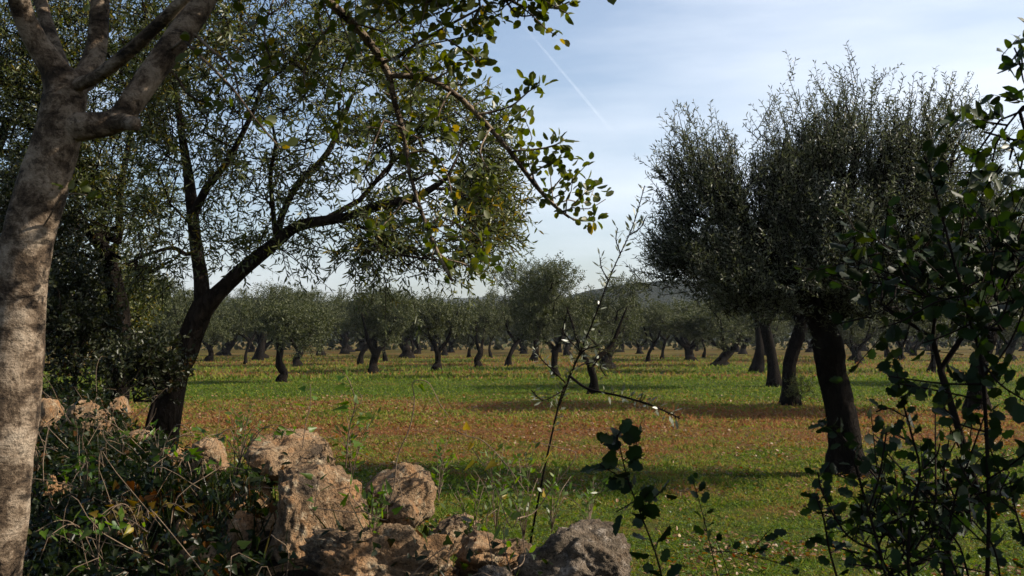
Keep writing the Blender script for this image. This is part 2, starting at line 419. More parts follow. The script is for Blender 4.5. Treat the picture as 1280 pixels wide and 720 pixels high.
def smooth_bark(name):
    m, nt = new_mat(name); l = nt.links.new
    out = nd(nt, 'OutputMaterial'); tcn = nd(nt, 'TexCoord')
    big = nd(nt, 'TexNoise', Scale=11.0, Detail=12.0, Roughness=0.74, Distortion=0.3); l(tcn.outputs['Object'], big.inputs['Vector'])
    fine = nd(nt, 'TexNoise', Scale=70.0, Detail=5.0, Roughness=0.7); l(tcn.outputs['Object'], fine.inputs['Vector'])
    mpn = nd(nt, 'Mapping'); mpn.inputs['Scale'].default_value = (6, 6, 26); l(tcn.outputs['Object'], mpn.inputs['Vector'])
    ring = nd(nt, 'TexNoise', Scale=1.0, Detail=6.0, Roughness=0.6); l(mpn.outputs[0], ring.inputs['Vector'])
    rp_ = nd(nt, 'ValToRGB'); e = rp_.color_ramp.elements
    e[0].position = .38; e[0].color = (.026, .018, .012, 1); e[1].position = .70; e[1].color = (.36, .295, .225, 1)
    k = e.new(.47); k.color = (.095, .066, .043, 1); k = e.new(.54); k.color = (.23, .175, .125, 1)
    l(big.outputs['Fac'], rp_.inputs['Fac'])
    mr = nd(nt, 'MapRange'); mr.inputs['From Min'].default_value = .36; mr.inputs['From Max'].default_value = .50; mr.inputs['To Min'].default_value = .45
    l(ring.outputs['Fac'], mr.inputs['Value'])
    m1 = nd(nt, 'MixRGB', blend_type='MULTIPLY'); m1.inputs['Fac'].default_value = .45; l(rp_.outputs['Color'], m1.inputs['Color1']); l(mr.outputs['Result'], m1.inputs['Color2'])
    mr2 = nd(nt, 'MapRange'); mr2.inputs['From Min'].default_value = .34; mr2.inputs['From Max'].default_value = .52; mr2.inputs['To Min'].default_value = .4
    l(fine.outputs['Fac'], mr2.inputs['Value'])
    m2 = nd(nt, 'MixRGB', blend_type='MULTIPLY'); m2.inputs['Fac'].default_value = .55; l(m1.outputs[0], m2.inputs['Color1']); l(mr2.outputs['Result'], m2.inputs['Color2'])
    spk = nd(nt, 'TexNoise', Scale=38.0, Detail=6.0, Roughness=0.8); l(tcn.outputs['Object'], spk.inputs['Vector'])
    mr3 = nd(nt, 'MapRange'); mr3.inputs['From Min'].default_value = .39; mr3.inputs['From Max'].default_value = .44; mr3.inputs['To Min'].default_value = .3; l(spk.outputs['Fac'], mr3.inputs['Value'])
    m3 = nd(nt, 'MixRGB', blend_type='MULTIPLY'); m3.inputs['Fac'].default_value = .85; l(m2.outputs[0], m3.inputs['Color1']); l(mr3.outputs['Result'], m3.inputs['Color2'])
    mr4 = nd(nt, 'MapRange'); mr4.inputs['From Min'].default_value = .355; mr4.inputs['From Max'].default_value = .38; mr4.inputs['To Min'].default_value = .25; l(ring.outputs['Fac'], mr4.inputs['Value'])
    m4 = nd(nt, 'MixRGB', blend_type='MULTIPLY'); m4.inputs['Fac'].default_value = .9; l(m3.outputs[0], m4.inputs['Color1']); l(mr4.outputs['Result'], m4.inputs['Color2']); m2 = m4
    p = nd(nt, 'BsdfPrincipled'); p.inputs['Roughness'].default_value = .85; p.inputs['Specular IOR Level'].default_value = .15
    l(m2.outputs[0], p.inputs['Base Color'])
    a = nd(nt, 'Math', operation='MULTIPLY_ADD'); a.inputs[1].default_value = 1.6; l(ring.outputs['Fac'], a.inputs[0]); l(fine.outputs['Fac'], a.inputs[2])
    b2 = nd(nt, 'Math', operation='MULTIPLY_ADD'); b2.inputs[1].default_value = 2.0; l(big.outputs['Fac'], b2.inputs[0]); l(a.outputs[0], b2.inputs[2])
    b = nd(nt, 'Bump'); b.inputs['Strength'].default_value = 1.0; b.inputs['Distance'].default_value = .014
    l(b2.outputs[0], b.inputs['Height']); l(b.outputs[0], p.inputs['Normal']); l(p.outputs[0], out.inputs['Surface'])
    return m
M_BARK_CA = smooth_bark('carob_bark')
M_TWIG = bark_mat('twig_bark', (.05, .034, .022), (.17, .12, .08), 30.0, 0.5, 0.3, 0.004, cracks=False)
M_TWIG_DK = bark_mat('dark_twig_bark', (0.0049, 0.0035, 0.0028), (0.0140, 0.0105, 0.0084), 30.0, 0.5, 0.3, 0.004, cracks=False)
M_ROCK = rock_mat('limestone', (.095, .060, .034), (.40, .275, .165), (.225, .145, .082), (.42, .34, .23), stain=(.34, .175, .075))
M_ROCK_G = rock_mat('lichened_limestone', (0.0575, 0.0460, 0.0345), (0.2415, 0.1898, 0.1437), (0.1265, 0.0978, 0.0690), (0.3910, 0.3335, 0.2760), 7.0, stain=(0.1150, 0.0805, 0.0517))

# ------------------------------------------------------------------ ground, with the bank the wall stands on
CREST = np.array([[-7.5, 15.0, 1.35], [-4.6, 10.5, 1.42], [-3.6, 8.6, 1.5], [-2.7, 6.6, 1.42], [-1.7, 4.7, 1.38], [-1.0, 3.75, 1.38], [-.55, 3.35, 1.34], [-.1, 3.1, 1.22],
                  [.35, 2.95, 1.14], [.7, 2.85, .95], [1.5, 2.6, .75], [3.5, 2.2, .7], [9, 1.6, .7]])
CP = smooth_path(CREST, 8)

def bank(x, y):
    x = np.asarray(x, float); y = np.asarray(y, float)
    shp = x.shape; q = np.stack([x.ravel(), y.ravel()], 1)
    A = CP[:-1, :2]; B = CP[1:, :2]; AB = B - A
    res = np.zeros(len(q))
    for s in range(0, len(q), 20000):
        qq = q[s:s + 20000]
        t = np.clip(((qq[:, None] - A) * AB).sum(2) / (AB ** 2).sum(1), 0, 1)
        near = A + AB * t[..., None]
        dv = qq[:, None] - near
        dd = np.sqrt((dv ** 2).sum(2))
        j = dd.argmin(1); ii = np.arange(len(qq))
        dist = dd[ii, j]; tt = t[ii, j]
        zc = CP[j, 2] * (1 - tt) + CP[j + 1, 2] * tt - 0.12
        side = AB[j, 0] * dv[ii, j, 1] - AB[j, 1] * dv[ii, j, 0]      # >0: field side (left of the path direction)
        fld = side > 0
        prof_f = np.clip(1 - np.maximum(dist - 0.12, 0) / 0.75, 0, 1); prof_f = prof_f * prof_f * (3 - 2 * prof_f)
        near_z = 0.35
        k = np.clip(1 - np.maximum(dist - 0.1, 0) / 2.1, 0, 1); k = k ** 1.25
        res[s:s + 20000] = np.where(fld, zc * prof_f, near_z + (zc - near_z) * k)
    return res.reshape(shp)

def ground_z(x, y):
    z = bank(x, y)
    return z + 0.03 * np.sin(x * .31 + 1) * np.cos(y * .23)

def ground_grid(xs, ys):
    X, Y = np.meshgrid(xs, ys)
    Z = ground_z(X, Y)
    return X, Y, Z
xs = np.unique(np.concatenate([[-6000, -3000, -1500, -700, -350, -180, -90, -50, -30, -20, -14], np.arange(-10, 10.01, 0.1), [14, 20, 30, 50, 90, 180, 350, 700, 1500, 3000, 6000]]))
ys = np.unique(np.concatenate([[-6000, -2000, -600, -200, -60, -20, -8], np.arange(-4, 16.01, 0.1), np.arange(17, 60, 2.0), [70, 85, 100, 130, 170, 240, 400, 700, 1400, 3000, 6000, 9000]]))
X, Y, Z = ground_grid(xs, ys)
far = (np.abs(X) > 12) | (Y > 17)
nzv = np.array([noise.noise(Vector((a * 2.1, b * 2.1, 0))) + .5 * noise.noise(Vector((a * 6, b * 6, 3))) if not f else 0 for a, b, f in zip(X.ravel(), Y.ravel(), far.ravel())]).reshape(X.shape)
Z = Z + nzv * (0.012 + 0.05 * np.clip(Z, 0, 1))
ny, nx = X.shape
i, j = np.meshgrid(np.arange(ny - 1), np.arange(nx - 1), indexing='ij'); i = i.ravel(); j = j.ravel()
mb = MB(); mb.add(np.stack([X, Y, Z], 2).reshape(-1, 3), np.stack([i * nx + j, i * nx + j + 1, (i + 1) * nx + j + 1, (i + 1) * nx + j], 1))
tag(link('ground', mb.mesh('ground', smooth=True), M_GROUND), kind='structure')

# hills beyond the orchard
def hills(name, y0, y1, prof, mat, x0, x1, n=160, bumps=3.0):
    mb = MB(); xs = np.linspace(x0, x1, n); t = np.linspace(0, 1, 26)
    V = []
    for tt in t:
        for x in xs:
            h = prof(x) * math.sin(min(tt * 1.15, 1) * math.pi / 2) * (1 if tt < .87 else 1 - (tt - .87) * 2)
            q = Vector((x * .02, tt * 9, 1.3))
            V.append((x, y0 + (y1 - y0) * tt, h + bumps * (noise.noise(q) + noise.noise(q * 3.3) * .7 + noise.noise(q * 9) * .5) * min(1, tt * 4)))
    i, j = np.meshgrid(np.arange(len(t) - 1), np.arange(n - 1), indexing='ij'); i = i.ravel(); j = j.ravel()
    mb.add(np.array(V), np.stack([i * n + j, i * n + j + 1, (i + 1) * n + j + 1, (i + 1) * n + j], 1))
    return tag(link(name, mb.mesh(name, smooth=True), mat), kind='structure')

def hill_mat(name, a, b):
    m, nt = new_mat(name); l = nt.links.new
    out = nd(nt, 'OutputMaterial'); geo = nd(nt, 'NewGeometry')
    n1 = nd(nt, 'TexNoise', Scale=0.05, Detail=8.0, Roughness=0.75); l(geo.outputs['Position'], n1.inputs['Vector'])
    rp = nd(nt, 'ValToRGB'); e = rp.color_ramp.elements
    e[0].position = .35; e[0].color = (*a, 1); e[1].position = .65; e[1].color = (*b, 1)
    l(n1.outputs['Fac'], rp.inputs['Fac'])
    p = nd(nt, 'BsdfPrincipled'); p.inputs['Roughness'].default_value = 1.0; p.inputs['Specular IOR Level'].default_value = 0
    l(rp.outputs['Color'], p.inputs['Base Color'])
    bm = nd(nt, 'Bump'); bm.inputs['Strength'].default_value = 1; bm.inputs['Distance'].default_value = 12
    n2 = nd(nt, 'TexNoise', Scale=0.12, Detail=6.0, Roughness=0.7); l(geo.outputs['Position'], n2.inputs['Vector'])
    l(n2.outputs['Fac'], bm.inputs['Height']); l(bm.outputs[0], p.inputs['Normal'])
    l(p.outputs[0], out.inputs['Surface'])
    return m
M_HILL = hill_mat('wooded_hill', (0.0079, 0.0119, 0.0073), (0.0198, 0.0238, 0.0132))
hills('hills', 1500, 2600, lambda x: 92 + 7 * math.sin(x * .004) + 5 * math.sin(x * .011 + 2), M_HILL, -2600, 2600)
hills('near_hills', 520, 900, lambda x: 12 + 38 / (1 + math.exp(-(x - 40) / 30)) + 2 * math.sin(x * .03), M_HILL, -900, 900, bumps=2.0)

# ------------------------------------------------------------------ grass of the field
def scatter_field(n, d0, d1, power=1.0, spread=1.15):
    d = d0 * (d1 / d0) ** rng.random(n) if power == 0 else d0 + (d1 - d0) * rng.random(n) ** power
    px = 640 + (rng.random(n) - .5) * 1280 * spread
    x = (px - 640) / F * d
    return x, d
mb = MB()
for n, d0, d1, ln, wd, flat in ((170000, 5.5, 13, .036, .0095, 1.2), (110000, 12, 24, .050, .018, 1.2), (90000, 22, 48, .07, .035, 1.1), (40000, 46, 110, .12, .08, .5)):
    x, y = scatter_field(n, d0, d1, 0)
    keep = ground_z(x, y) < 0.35
    x = x[keep]; y = y[keep]
    cl = np.array([noise.noise(Vector((a * 1.1, b * 1.1, 5))) for a, b in zip(x, y)])
    c2 = np.array([noise.noise(Vector((a * 4.5, b * 3.0, 15))) for a, b in zip(x, y)])
    k2 = c2 + rng.random(len(x)) * .8 > .16; x, y, cl, c2 = x[k2], y[k2], cl[k2], c2[k2]
    hgt = ln * (0.6 + 0.9 * rng.random(len(x)) + 1.2 * np.clip(cl, 0, 1) + 2.2 * np.clip(c2 - .15, 0, 1))
    D = nrm(np.stack([rng.normal(size=len(x)) * flat, rng.normal(size=len(x)) * flat, np.ones(len(x)) * .8], 1))
    leaves(mb, T_BLADE, np.stack([x, y, ground_z(x, y)], 1), D, rdir(len(x)), hgt, wd * (0.6 + .8 * rng.random(len(x))))
tag(link('grass', mb.mesh('grass'), M_GRASS), kind='stuff')
# clover and fallen leaves among the near grass
M_CLOVER = leaf_mat('clover_leaf', (.035, .075, .008), (.11, .14, .018), (.06, .09, .02), 0.4, 0.4)
M_LITTER = leaf_mat('fallen_leaf', (.10, .030, .016), (.26, .17, .055), (.14, .08, .035), 0.2, 0.5)
x, y = scatter_field(60000, 6, 17, 0)
cl = np.array([noise.noise(Vector((a * .9, b * .9, 9))) + .5 * noise.noise(Vector((a * 2.9, b * 2.9, 9))) for a, b in zip(x, y)])
k = (cl + rng.random(len(x)) * .5 > .12) & (ground_z(x, y) < .3); x = x[k]; y = y[k]
mb = MB(); D = rdir(len(x)); D[:, 2] *= .3
N = rdir(len(x)) * .6 + np.array([0, 0, 1.]); z = ground_z(x, y) + .01 + .05 * rng.random(len(x))
leaves(mb, T_RHOMB, np.stack([x, y, z], 1), D, N, .016 + .02 * rng.random(len(x)), .014 + .012 * rng.random(len(x)))
tag(link('clover', mb.mesh('clover'), M_CLOVER), kind='stuff')
x, y = scatter_field(42000, 6, 34, 0)
cl = np.array([noise.noise(Vector((a * .8, b * .8, 19))) for a, b in zip(x, y)])
k = (cl * 1.4 + rng.random(len(x)) * .6 + .25 * np.clip((y - 12) / 8, 0, 1) > .60) & (ground_z(x, y) < .3); x = x[k]; y = y[k]
mb = MB(); D = rdir(len(x)); D[:, 2] *= .3
N = rdir(len(x)) * .8 + np.array([0, 0, 1.]); z = ground_z(x, y) + .015 + .04 * rng.random(len(x))
leaves(mb, T_OVAL, np.stack([x, y, z], 1), D, N, (.018 + .025 * rng.random(len(x))) * (1 + y / 22), (.012 + .014 * rng.random(len(x))) * (1 + y / 22))
tag(link('fallen_leaves', mb.mesh('fallen_leaves'), M_LITTER), kind='stuff')

# ------------------------------------------------------------------ trees
class Skeleton:
    def __init__(s):
        s.p = []; s.par = []; s.rmin = []; s.tip = []
    def limb(s, pts, start=-1, sub=4):
        """pts rows (x,y,z,r); start: node index it grows from"""
        P = smooth_path(pts, sub); prev = start; ids = []
        for q in P:
            s.p.append(q[:3]); s.par.append(prev); s.rmin.append(q[3]); prev = len(s.p) - 1; ids.append(prev)
        return ids
    def grow(s, targets, step=0.25, wob=0.06, first=0, back=0.35, sag=0.0, r=None):
        r = r or rng
        c0 = np.array(s.p[first])
        T = np.asarray(targets); T = T[np.argsort(((T[:, None] - np.array(s.p)[None]) ** 2).sum(2).min(1))]
        cap = len(s.p) + len(T) * 14 + 10
        A = np.zeros((cap, 3)); A[:len(s.p)] = s.p; n = len(s.p)
        hub = np.zeros(cap); hub[:n] = np.linalg.norm(A[:n] - c0, axis=1)
        tips = []
        for t in T:
            dv = t - A[first:n]; d = np.linalg.norm(dv, axis=1)
            dt = np.linalg.norm(t - c0)
            cost = d + back * np.maximum(hub[first:n] - dt * .92, 0) * 2
            j = int(cost.argmin()) + first; dist = d[j - first]
            m = max(1, min(12, int(dist / step))); prev = j
            for q in range(1, m + 1):
                u = q / m; pt = A[j] * (1 - u) + t * u
                pt = pt + r.normal(size=3) * wob * dist * math.sin(u * math.pi) * .7
                pt[2] += (math.sin(u * math.pi) * .12 * dist) - sag * u * dist * .2
                A[n] = pt; hub[n] = np.linalg.norm(pt - c0)
                s.p.append(pt); s.par.append(prev); s.rmin.append(0); prev = n; n += 1
            tips.append(prev)
        s.tip += tips
        return tips
    def mesh(s, mb, r_tip=.004, e=2.35, near=True, rough=.12, rmax_pipe=1e9):
        n = len(s.p); P = np.array(s.p); kids = [[] for _ in range(n)]
        for i, q in enumerate(s.par):
            if q >= 0: kids[q].append(i)
        acc = np.zeros(n); rad = np.zeros(n)
        for i in range(n - 1, -1, -1):
            rad[i] = max(min(max(acc[i], r_tip ** e) ** (1 / e), rmax_pipe), s.rmin[i])
            if s.par[i] >= 0: acc[s.par[i]] += max(acc[i], r_tip ** e)
        used = np.zeros(n, bool)
        for i in range(n):
            if s.par[i] >= 0 and used[i]: continue
            chain = [i]; k = i
            used[i] = True
            while kids[k]:
                c = [q for q in kids[k] if not used[q]]
                if not c: break
                k = max(c, key=lambda q: (rad[q], -q)); used[k] = True; chain.append(k)
            if s.par[i] >= 0: chain = [s.par[i]] + chain
            if len(chain) < 2: continue
            rr = rad[chain].copy()
            if s.par[i] >= 0: rr[0] = min(rr[0], rr[1] * 1.15)
            m = rr.max()
            sides = (22 if m > .09 else 11 if m > .04 else 6 if m > .015 else 4) if near else (8 if m > .08 else 5 if m > .03 else 3)
            tube(mb, P[chain], rr, sides, rough if m > .03 else 0, seed=i % 97)
        s.rad = rad
        return mb

def in_lobes(lobes, r, gap=0.0, freq=1.0, seed=0, shell=.55):
    """lobes: (centre, radii, count)"""
    out = []
    for c, rad, n in lobes:
        c = np.array(c); got = 0; tries = 0
        while got < n and tries < n * 8:
            tries += 1
            u = r.normal(size=3); u /= np.linalg.norm(u)
            q = c + u * np.array(rad) * (shell + (1 - shell) * r.random()) ** .8 * (0.35 + .65 * r.random() ** .35)
            if gap and noise.noise(Vector(q * freq) + Vector((seed, 0, 0))) < gap - .35: continue
            out.append(q); got += 1
    return np.array(out)

def spray(mbl, mbt, base, dirs, n_tw, l_tw, n_leaf, l_leaf, w_leaf, tpl, r, up=0.3, droop=0.0, spreadv=.8, ang=.75, stick=.004, nup=.4):
    """leafy twigs at the tips; twig axes and leaves all vectorised"""
    base = np.repeat(base, n_tw, 0); dirs = np.repeat(dirs, n_tw, 0)
    n = len(base)
    D = nrm(nrm(dirs) + r.normal(size=(n, 3)) * spreadv + np.array([0, 0, up]))
    LT = l_tw * (.55 + .9 * r.random(n))
    base = base + r.normal(size=(n, 3)) * l_tw * .25
    bend = np.array([0, 0, -droop])
    if mbt is not None:
        leaves(mbt, T_STICK, base, D + bend * .5, r.normal(size=(n, 3)), LT, stick)
    t = (np.arange(n_leaf) + .6) / n_leaf
    S = nrm(np.cross(D, r.normal(size=(n, 3)))); Bn = np.cross(D, S)
    k = np.arange(n_leaf)
    phi = k * 1.57 + (k % 2) * math.pi
    side = S[:, None] * np.cos(phi)[None, :, None] + Bn[:, None] * np.sin(phi)[None, :, None]
    P = base[:, None] + (D[:, None] + bend * t[None, :, None] * .5) * (LT[:, None] * t[None])[..., None]
    LD = D[:, None] * (1 - ang * .6) + side * ang + r.normal(size=(n, n_leaf, 3)) * .22 + bend * .4
    P = P.reshape(-1, 3); LD = LD.reshape(-1, 3); m = len(P)
    N = r.normal(size=(m, 3)) + np.array([0, 0, nup])
    leaves(mbl, tpl, P, LD, N, l_leaf * (.7 + .55 * r.random(m)), w_leaf * (.7 + .5 * r.random(m)))

def tip_dirs(sk, tips):
    P = np.array(sk.p); return nrm(P[tips] - P[[sk.par[t] for t in tips]]), P[tips]

def plobes(rows):
    """rows: px, py, depth, half width px, half height px, half depth m, count"""
    return [(W(px, py, d), (hw / F * d, hd, hh / F * d), n) for px, py, d, hw, hh, hd, n in rows]
def plimb(rows):
    """rows: px, py, depth, radius m"""
    return [(*W(a, b, d), r) for a, b, d, r in rows]

def finish_tree(root, sk, mb, bark, leafmb, leafmat, crown='crown', trunk='trunk'):
    o = np.array(root.location)
    link(trunk, mb.mesh('trunk', o, smooth=True), bark, root)
    link(crown, leafmb.mesh('crown', o), leafmat, root)

# ---- the olive with a leaning, forking trunk on the left
r1 = np.random.default_rng(11)
bz = float(ground_z(-3.42, 10.2))
root = empty('olive_tree', (-3.42, 10.2, bz - .05), 'leaning olive tree with forked trunk and wide airy crown, behind the left rubble wall', 'olive tree')
sk = Skeleton()
tr = sk.limb([(-3.55, 10.2, bz - .1, .22), *plimb([(212, 500, 10, .145), (228, 445, 10, .122), (254, 386, 10, .105)])], -1, 5)
top = tr[-1]
ri = sk.limb(plimb([(272, 368, 10, .075), (300, 340, 10, .066), (345, 302, 9.9, .058), (375, 282, 9.8, .052), (430, 272, 9.7, .043), (478, 256, 9.5, .045), (520, 247, 9.4, .035), (560, 222, 9.3, .02)]), top)
sk.limb(plimb([(352, 270, 10, .035), (372, 230, 10.1, .033), (410, 190, 10.2, .028), (440, 120, 10.3, .02)]), ri[8])
sk.limb(plimb([(341, 260, 9.8, .024), (338, 220, 9.7, .022), (345, 180, 9.5, .018)]), ri[8])
sk.limb(plimb([(450, 250, 9.9, .028), (480, 215, 10.1, .024), (530, 160, 10.3, .015)]), ri[14])
sk.limb(plimb([(455, 285, 9.4, .016), (475, 300, 9.3, .014), (500, 318, 9.1, .012), (550, 325, 9, .008)]), ri[15])
le = sk.limb(plimb([(252, 350, 10.1, .072), (245, 305, 10.2, .064), (241, 270, 10.3, .056), (236, 225, 10.4, .05), (225, 150, 10.5, .035), (215, 60, 10.6, .02)]), top)
sk.limb(plimb([(258, 235, 10.1, .04), (285, 200, 9.9, .032), (320, 130, 9.7, .022), (345, 50, 9.6, .015)]), le[8])
sk.limb(plimb([(232, 318, 10, .022), (215, 310, 9.9, .02), (185, 318, 9.7, .015), (160, 330, 9.6, .01)]), le[3])
T = in_lobes(plobes([(560, 190, 10, 88, 100, 1.1, 260), (440, 110, 10, 120, 115, 1.3, 230), (330, 70, 10, 120, 115, 1.3, 190), (235, 160, 10, 75, 100, 1.2, 170),
                     (490, 285, 9.8, 130, 45, .9, 110), (480, 20, 10, 65, 80, 1.2, 90), (220, 10, 10.2, 110, 90, 1.3, 120), (200, 280, 10, 60, 55, .9, 40),
                     (350, 220, 9.8, 120, 50, .9, 90), (605, 270, 9.8, 50, 62, .8, 130), (520, 318, 9.5, 110, 28, .7, 70), (380, 305, 9.8, 90, 28, .7, 28), (290, 290, 9.8, 60, 40, .8, 34), (200, 330, 9.7, 50, 30, .6, 30), (400, -60, 10.2, 160, 80, 1.3, 120)]), r1, .36, 1.9, 3)
T = T[T[:, 2] > W(0, 352, 10)[2]]
tips = sk.grow(T, .22, .10, first=top, sag=.4, r=r1)
mb = MB(); sk.mesh(mb, .0034, 2.9, rough=.22)
lm = MB(); td, tp = tip_dirs(sk, tips)
spray(lm, mb, tp, td, 2, .28, 12, .076, .017, T_OLIVE, r1, up=.05, droop=.5, spreadv=.8, stick=.005)
finish_tree(root, sk, mb, M_BARK_OL, lm, M_OLIVE_Y)

# ---- dark olive further left, its crown behind the big trunk
r2 = np.random.default_rng(12)
def side_tree(seed, base, label, limbs, lobes, mat, tipn=3, bark=M_BARK_DK, leafl=.06, leafw=.016, cut=None, gap=.1):
    r = np.random.default_rng(seed)
    root = empty('olive_tree', (base[0], base[1], base[2]), label, 'olive tree')
    sk = Skeleton(); ids = None; tops = None
    for k, (start, rows) in enumerate(limbs):
        pl = plimb(rows)
        if k == 0:
            pl = [(base[0], base[1], base[2] - .1, rows[0][3] * 1.5)] + pl
            ids = sk.limb(pl, -1, 5); first = ids[-1]
        else:
            sk.limb(pl, ids[start] if start < 0 else start)
    T = in_lobes(plobes(lobes), r, gap, 1.5, seed)
    if cut is not None: T = T[T[:, 2] > cut]
    tips = sk.grow(T, .25, .1, first=max(first - 3, 0), sag=.2, r=r)
    mb = MB(); sk.mesh(mb, .0045, 2.4); lm = MB(); td, tp = tip_dirs(sk, tips)
    spray(lm, mb, tp, td, tipn, .26, 12, leafl, leafw, T_OLIVE, r, up=.1, droop=.3, stick=.006)
    finish_tree(root, sk, mb, bark, lm, mat)
    return root
side_tree(21, (-4.9, 12.6, float(ground_z(-4.9, 12.6))), 'dark olive tree with a bent slender trunk, left of the leaning forked olive',
          [(0, [(148, 470, 12, .12), (150, 400, 12, .11), (142, 350, 12, .10), (125, 305, 12, .08), (100, 280, 12, .06), (70, 272, 12, .04)]),
           (-8, [(150, 300, 12.2, .05), (150, 240, 12.3, .04), (165, 160, 12.4, .03)]), (-12, [(190, 340, 11.8, .02), (215, 325, 11.6, .012)])],
          [(110, 110, 12, 130, 130, 1.6, 420), (70, 250, 12, 85, 90, 1.4, 200), (160, 250, 12, 70, 70, 1.3, 110), (190, 30, 12.5, 110, 100, 1.5, 200), (20, 60, 12, 90, 140, 1.5, 200),
           (100, 360, 12.3, 90, 60, 1.2, 150)], M_OLIVE_Y)
side_tree(22, (-7.6, 13.8, float(ground_z(-7.6, 13.8))), 'dense olive tree at the left edge, its foliage seen behind the pale trunk',
          [(0, [(-40, 450, 13.5, .13), (-50, 330, 13.5, .12), (-30, 250, 13.5, .1), (10, 150, 13.5, .05)])],
          [(-20, 120, 13.5, 130, 170, 1.8, 420), (20, 330, 13.5, 90, 110, 1.5, 320), (60, 200, 14, 90, 130, 1.5, 200)], M_OLIVE)

# ---- the big silvery olive at the right
r3 = np.random.default_rng(13)
b = G(1056, 592)
root = empty('olive_tree', (b[0], b[1], -.02), 'largest dark olive tree with thick upright trunk and broad silvery crown, on the right', 'olive tree')
d = 14.6
sk = Skeleton()
tr = sk.limb([(b[0] + .12, b[1], -.15, .46), *plimb([(1058, 577, d, .27), (1052, 525, d, .215), (1040, 465, d, .19), (1034, 425, d, .18), (1024, 405, d, .165)])], -1, 5)
top = tr[-1]
sk.limb(plimb([(1015, 388, 14.5, .14), (1003, 365, 14.4, .12), (975, 340, 14.2, .1), (940, 290, 14, .07), (890, 230, 13.8, .035)]), top - 2)
sk.limb(plimb([(1026, 392, 14.6, .155), (1030, 372, 14.65, .14), (1036, 350, 14.7, .125), (1045, 310, 14.9, .1), (1060, 240, 15, .07), (1078, 160, 15, .03)]), top)
sk.limb(plimb([(1040, 395, 14.5, .14), (1065, 370, 14.4, .12), (1100, 330, 14.2, .1), (1150, 270, 14, .07), (1190, 200, 14, .035)]), top)
sk.limb(plimb([(1000, 350, 15.2, .09), (970, 290, 15.8, .06), (960, 220, 16, .035)]), top)
sk.limb(plimb([(1090, 350, 15, .08), (1130, 340, 15.6, .06), (1200, 300, 16, .03)]), top)
T = in_lobes(plobes([(872, 235, 14.2, 42, 62, .9, 150), (860, 305, 14.2, 40, 50, .8, 110), (905, 290, 14.2, 50, 80, 1.1, 170), (950, 250, 14.6, 55, 75, 1.4, 240), (1000, 210, 14.9, 40, 60, 1.3, 140), (1060, 210, 14.7, 55, 85, 1.6, 320),
                     (1030, 290, 14.4, 90, 70, 1.9, 420), (1120, 220, 14.4, 45, 80, 1.4, 200), (1185, 215, 14.4, 42, 80, 1.2, 190), (1150, 300, 14.3, 90, 70, 1.7, 330), (1215, 290, 14.5, 48, 75, 1.1, 150),
                     (1250, 350, 14.5, 60, 60, 1.2, 150), (1258, 285, 14.6, 40, 50, .8, 60), (990, 352, 14.1, 120, 52, 1.6, 330), (880, 345, 14.0, 60, 45, 1.0, 130), (1130, 365, 14.2, 120, 50, 1.7, 300), (835, 335, 14.1, 34, 30, .6, 36), (930, 372, 13.9, 90, 34, 1.0, 120), (1060, 388, 13.8, 90, 26, 1.2, 90)]), r3, .38, 2.0, 5, shell=.35)
shoots = []
for q in range(150):
    px = r3.uniform(835, 1245); env = np.interp(px, [830, 860, 900, 915, 940, 985, 1040, 1070, 1100, 1130, 1160, 1190, 1215, 1250], [215, 165, 170, 205, 175, 150, 125, 112, 125, 155, 138, 122, 160, 230])
    shoots.append(W(px, env + r3.exponential(28), r3.uniform(13.6, 15.6)))
shoots += [W(px, py, dd) for px, py, dd in [(998, 112, 14.7), (1000, 130, 14.7), (1075, 100, 14.8), (1080, 118, 14.6), (1192, 120, 14.4), (1194, 138, 14.4), (1025, 128, 14.9)]]
T = np.vstack([T, np.array(shoots)])
tips = sk.grow(T, .25, .08, first=top - 3, sag=-.3, r=r3)
mb = MB(); sk.mesh(mb, .0045, 2.35, rough=.34)
lm = MB(); td, tp = tip_dirs(sk, tips)
spray(lm, mb, tp, td, 2, .40, 18, .066, .0155, T_OLIVE, r3, up=.9, droop=.0, spreadv=.42, stick=.006)
finish_tree(root, sk, mb, M_BARK_DK, lm, M_OLIVE_R)

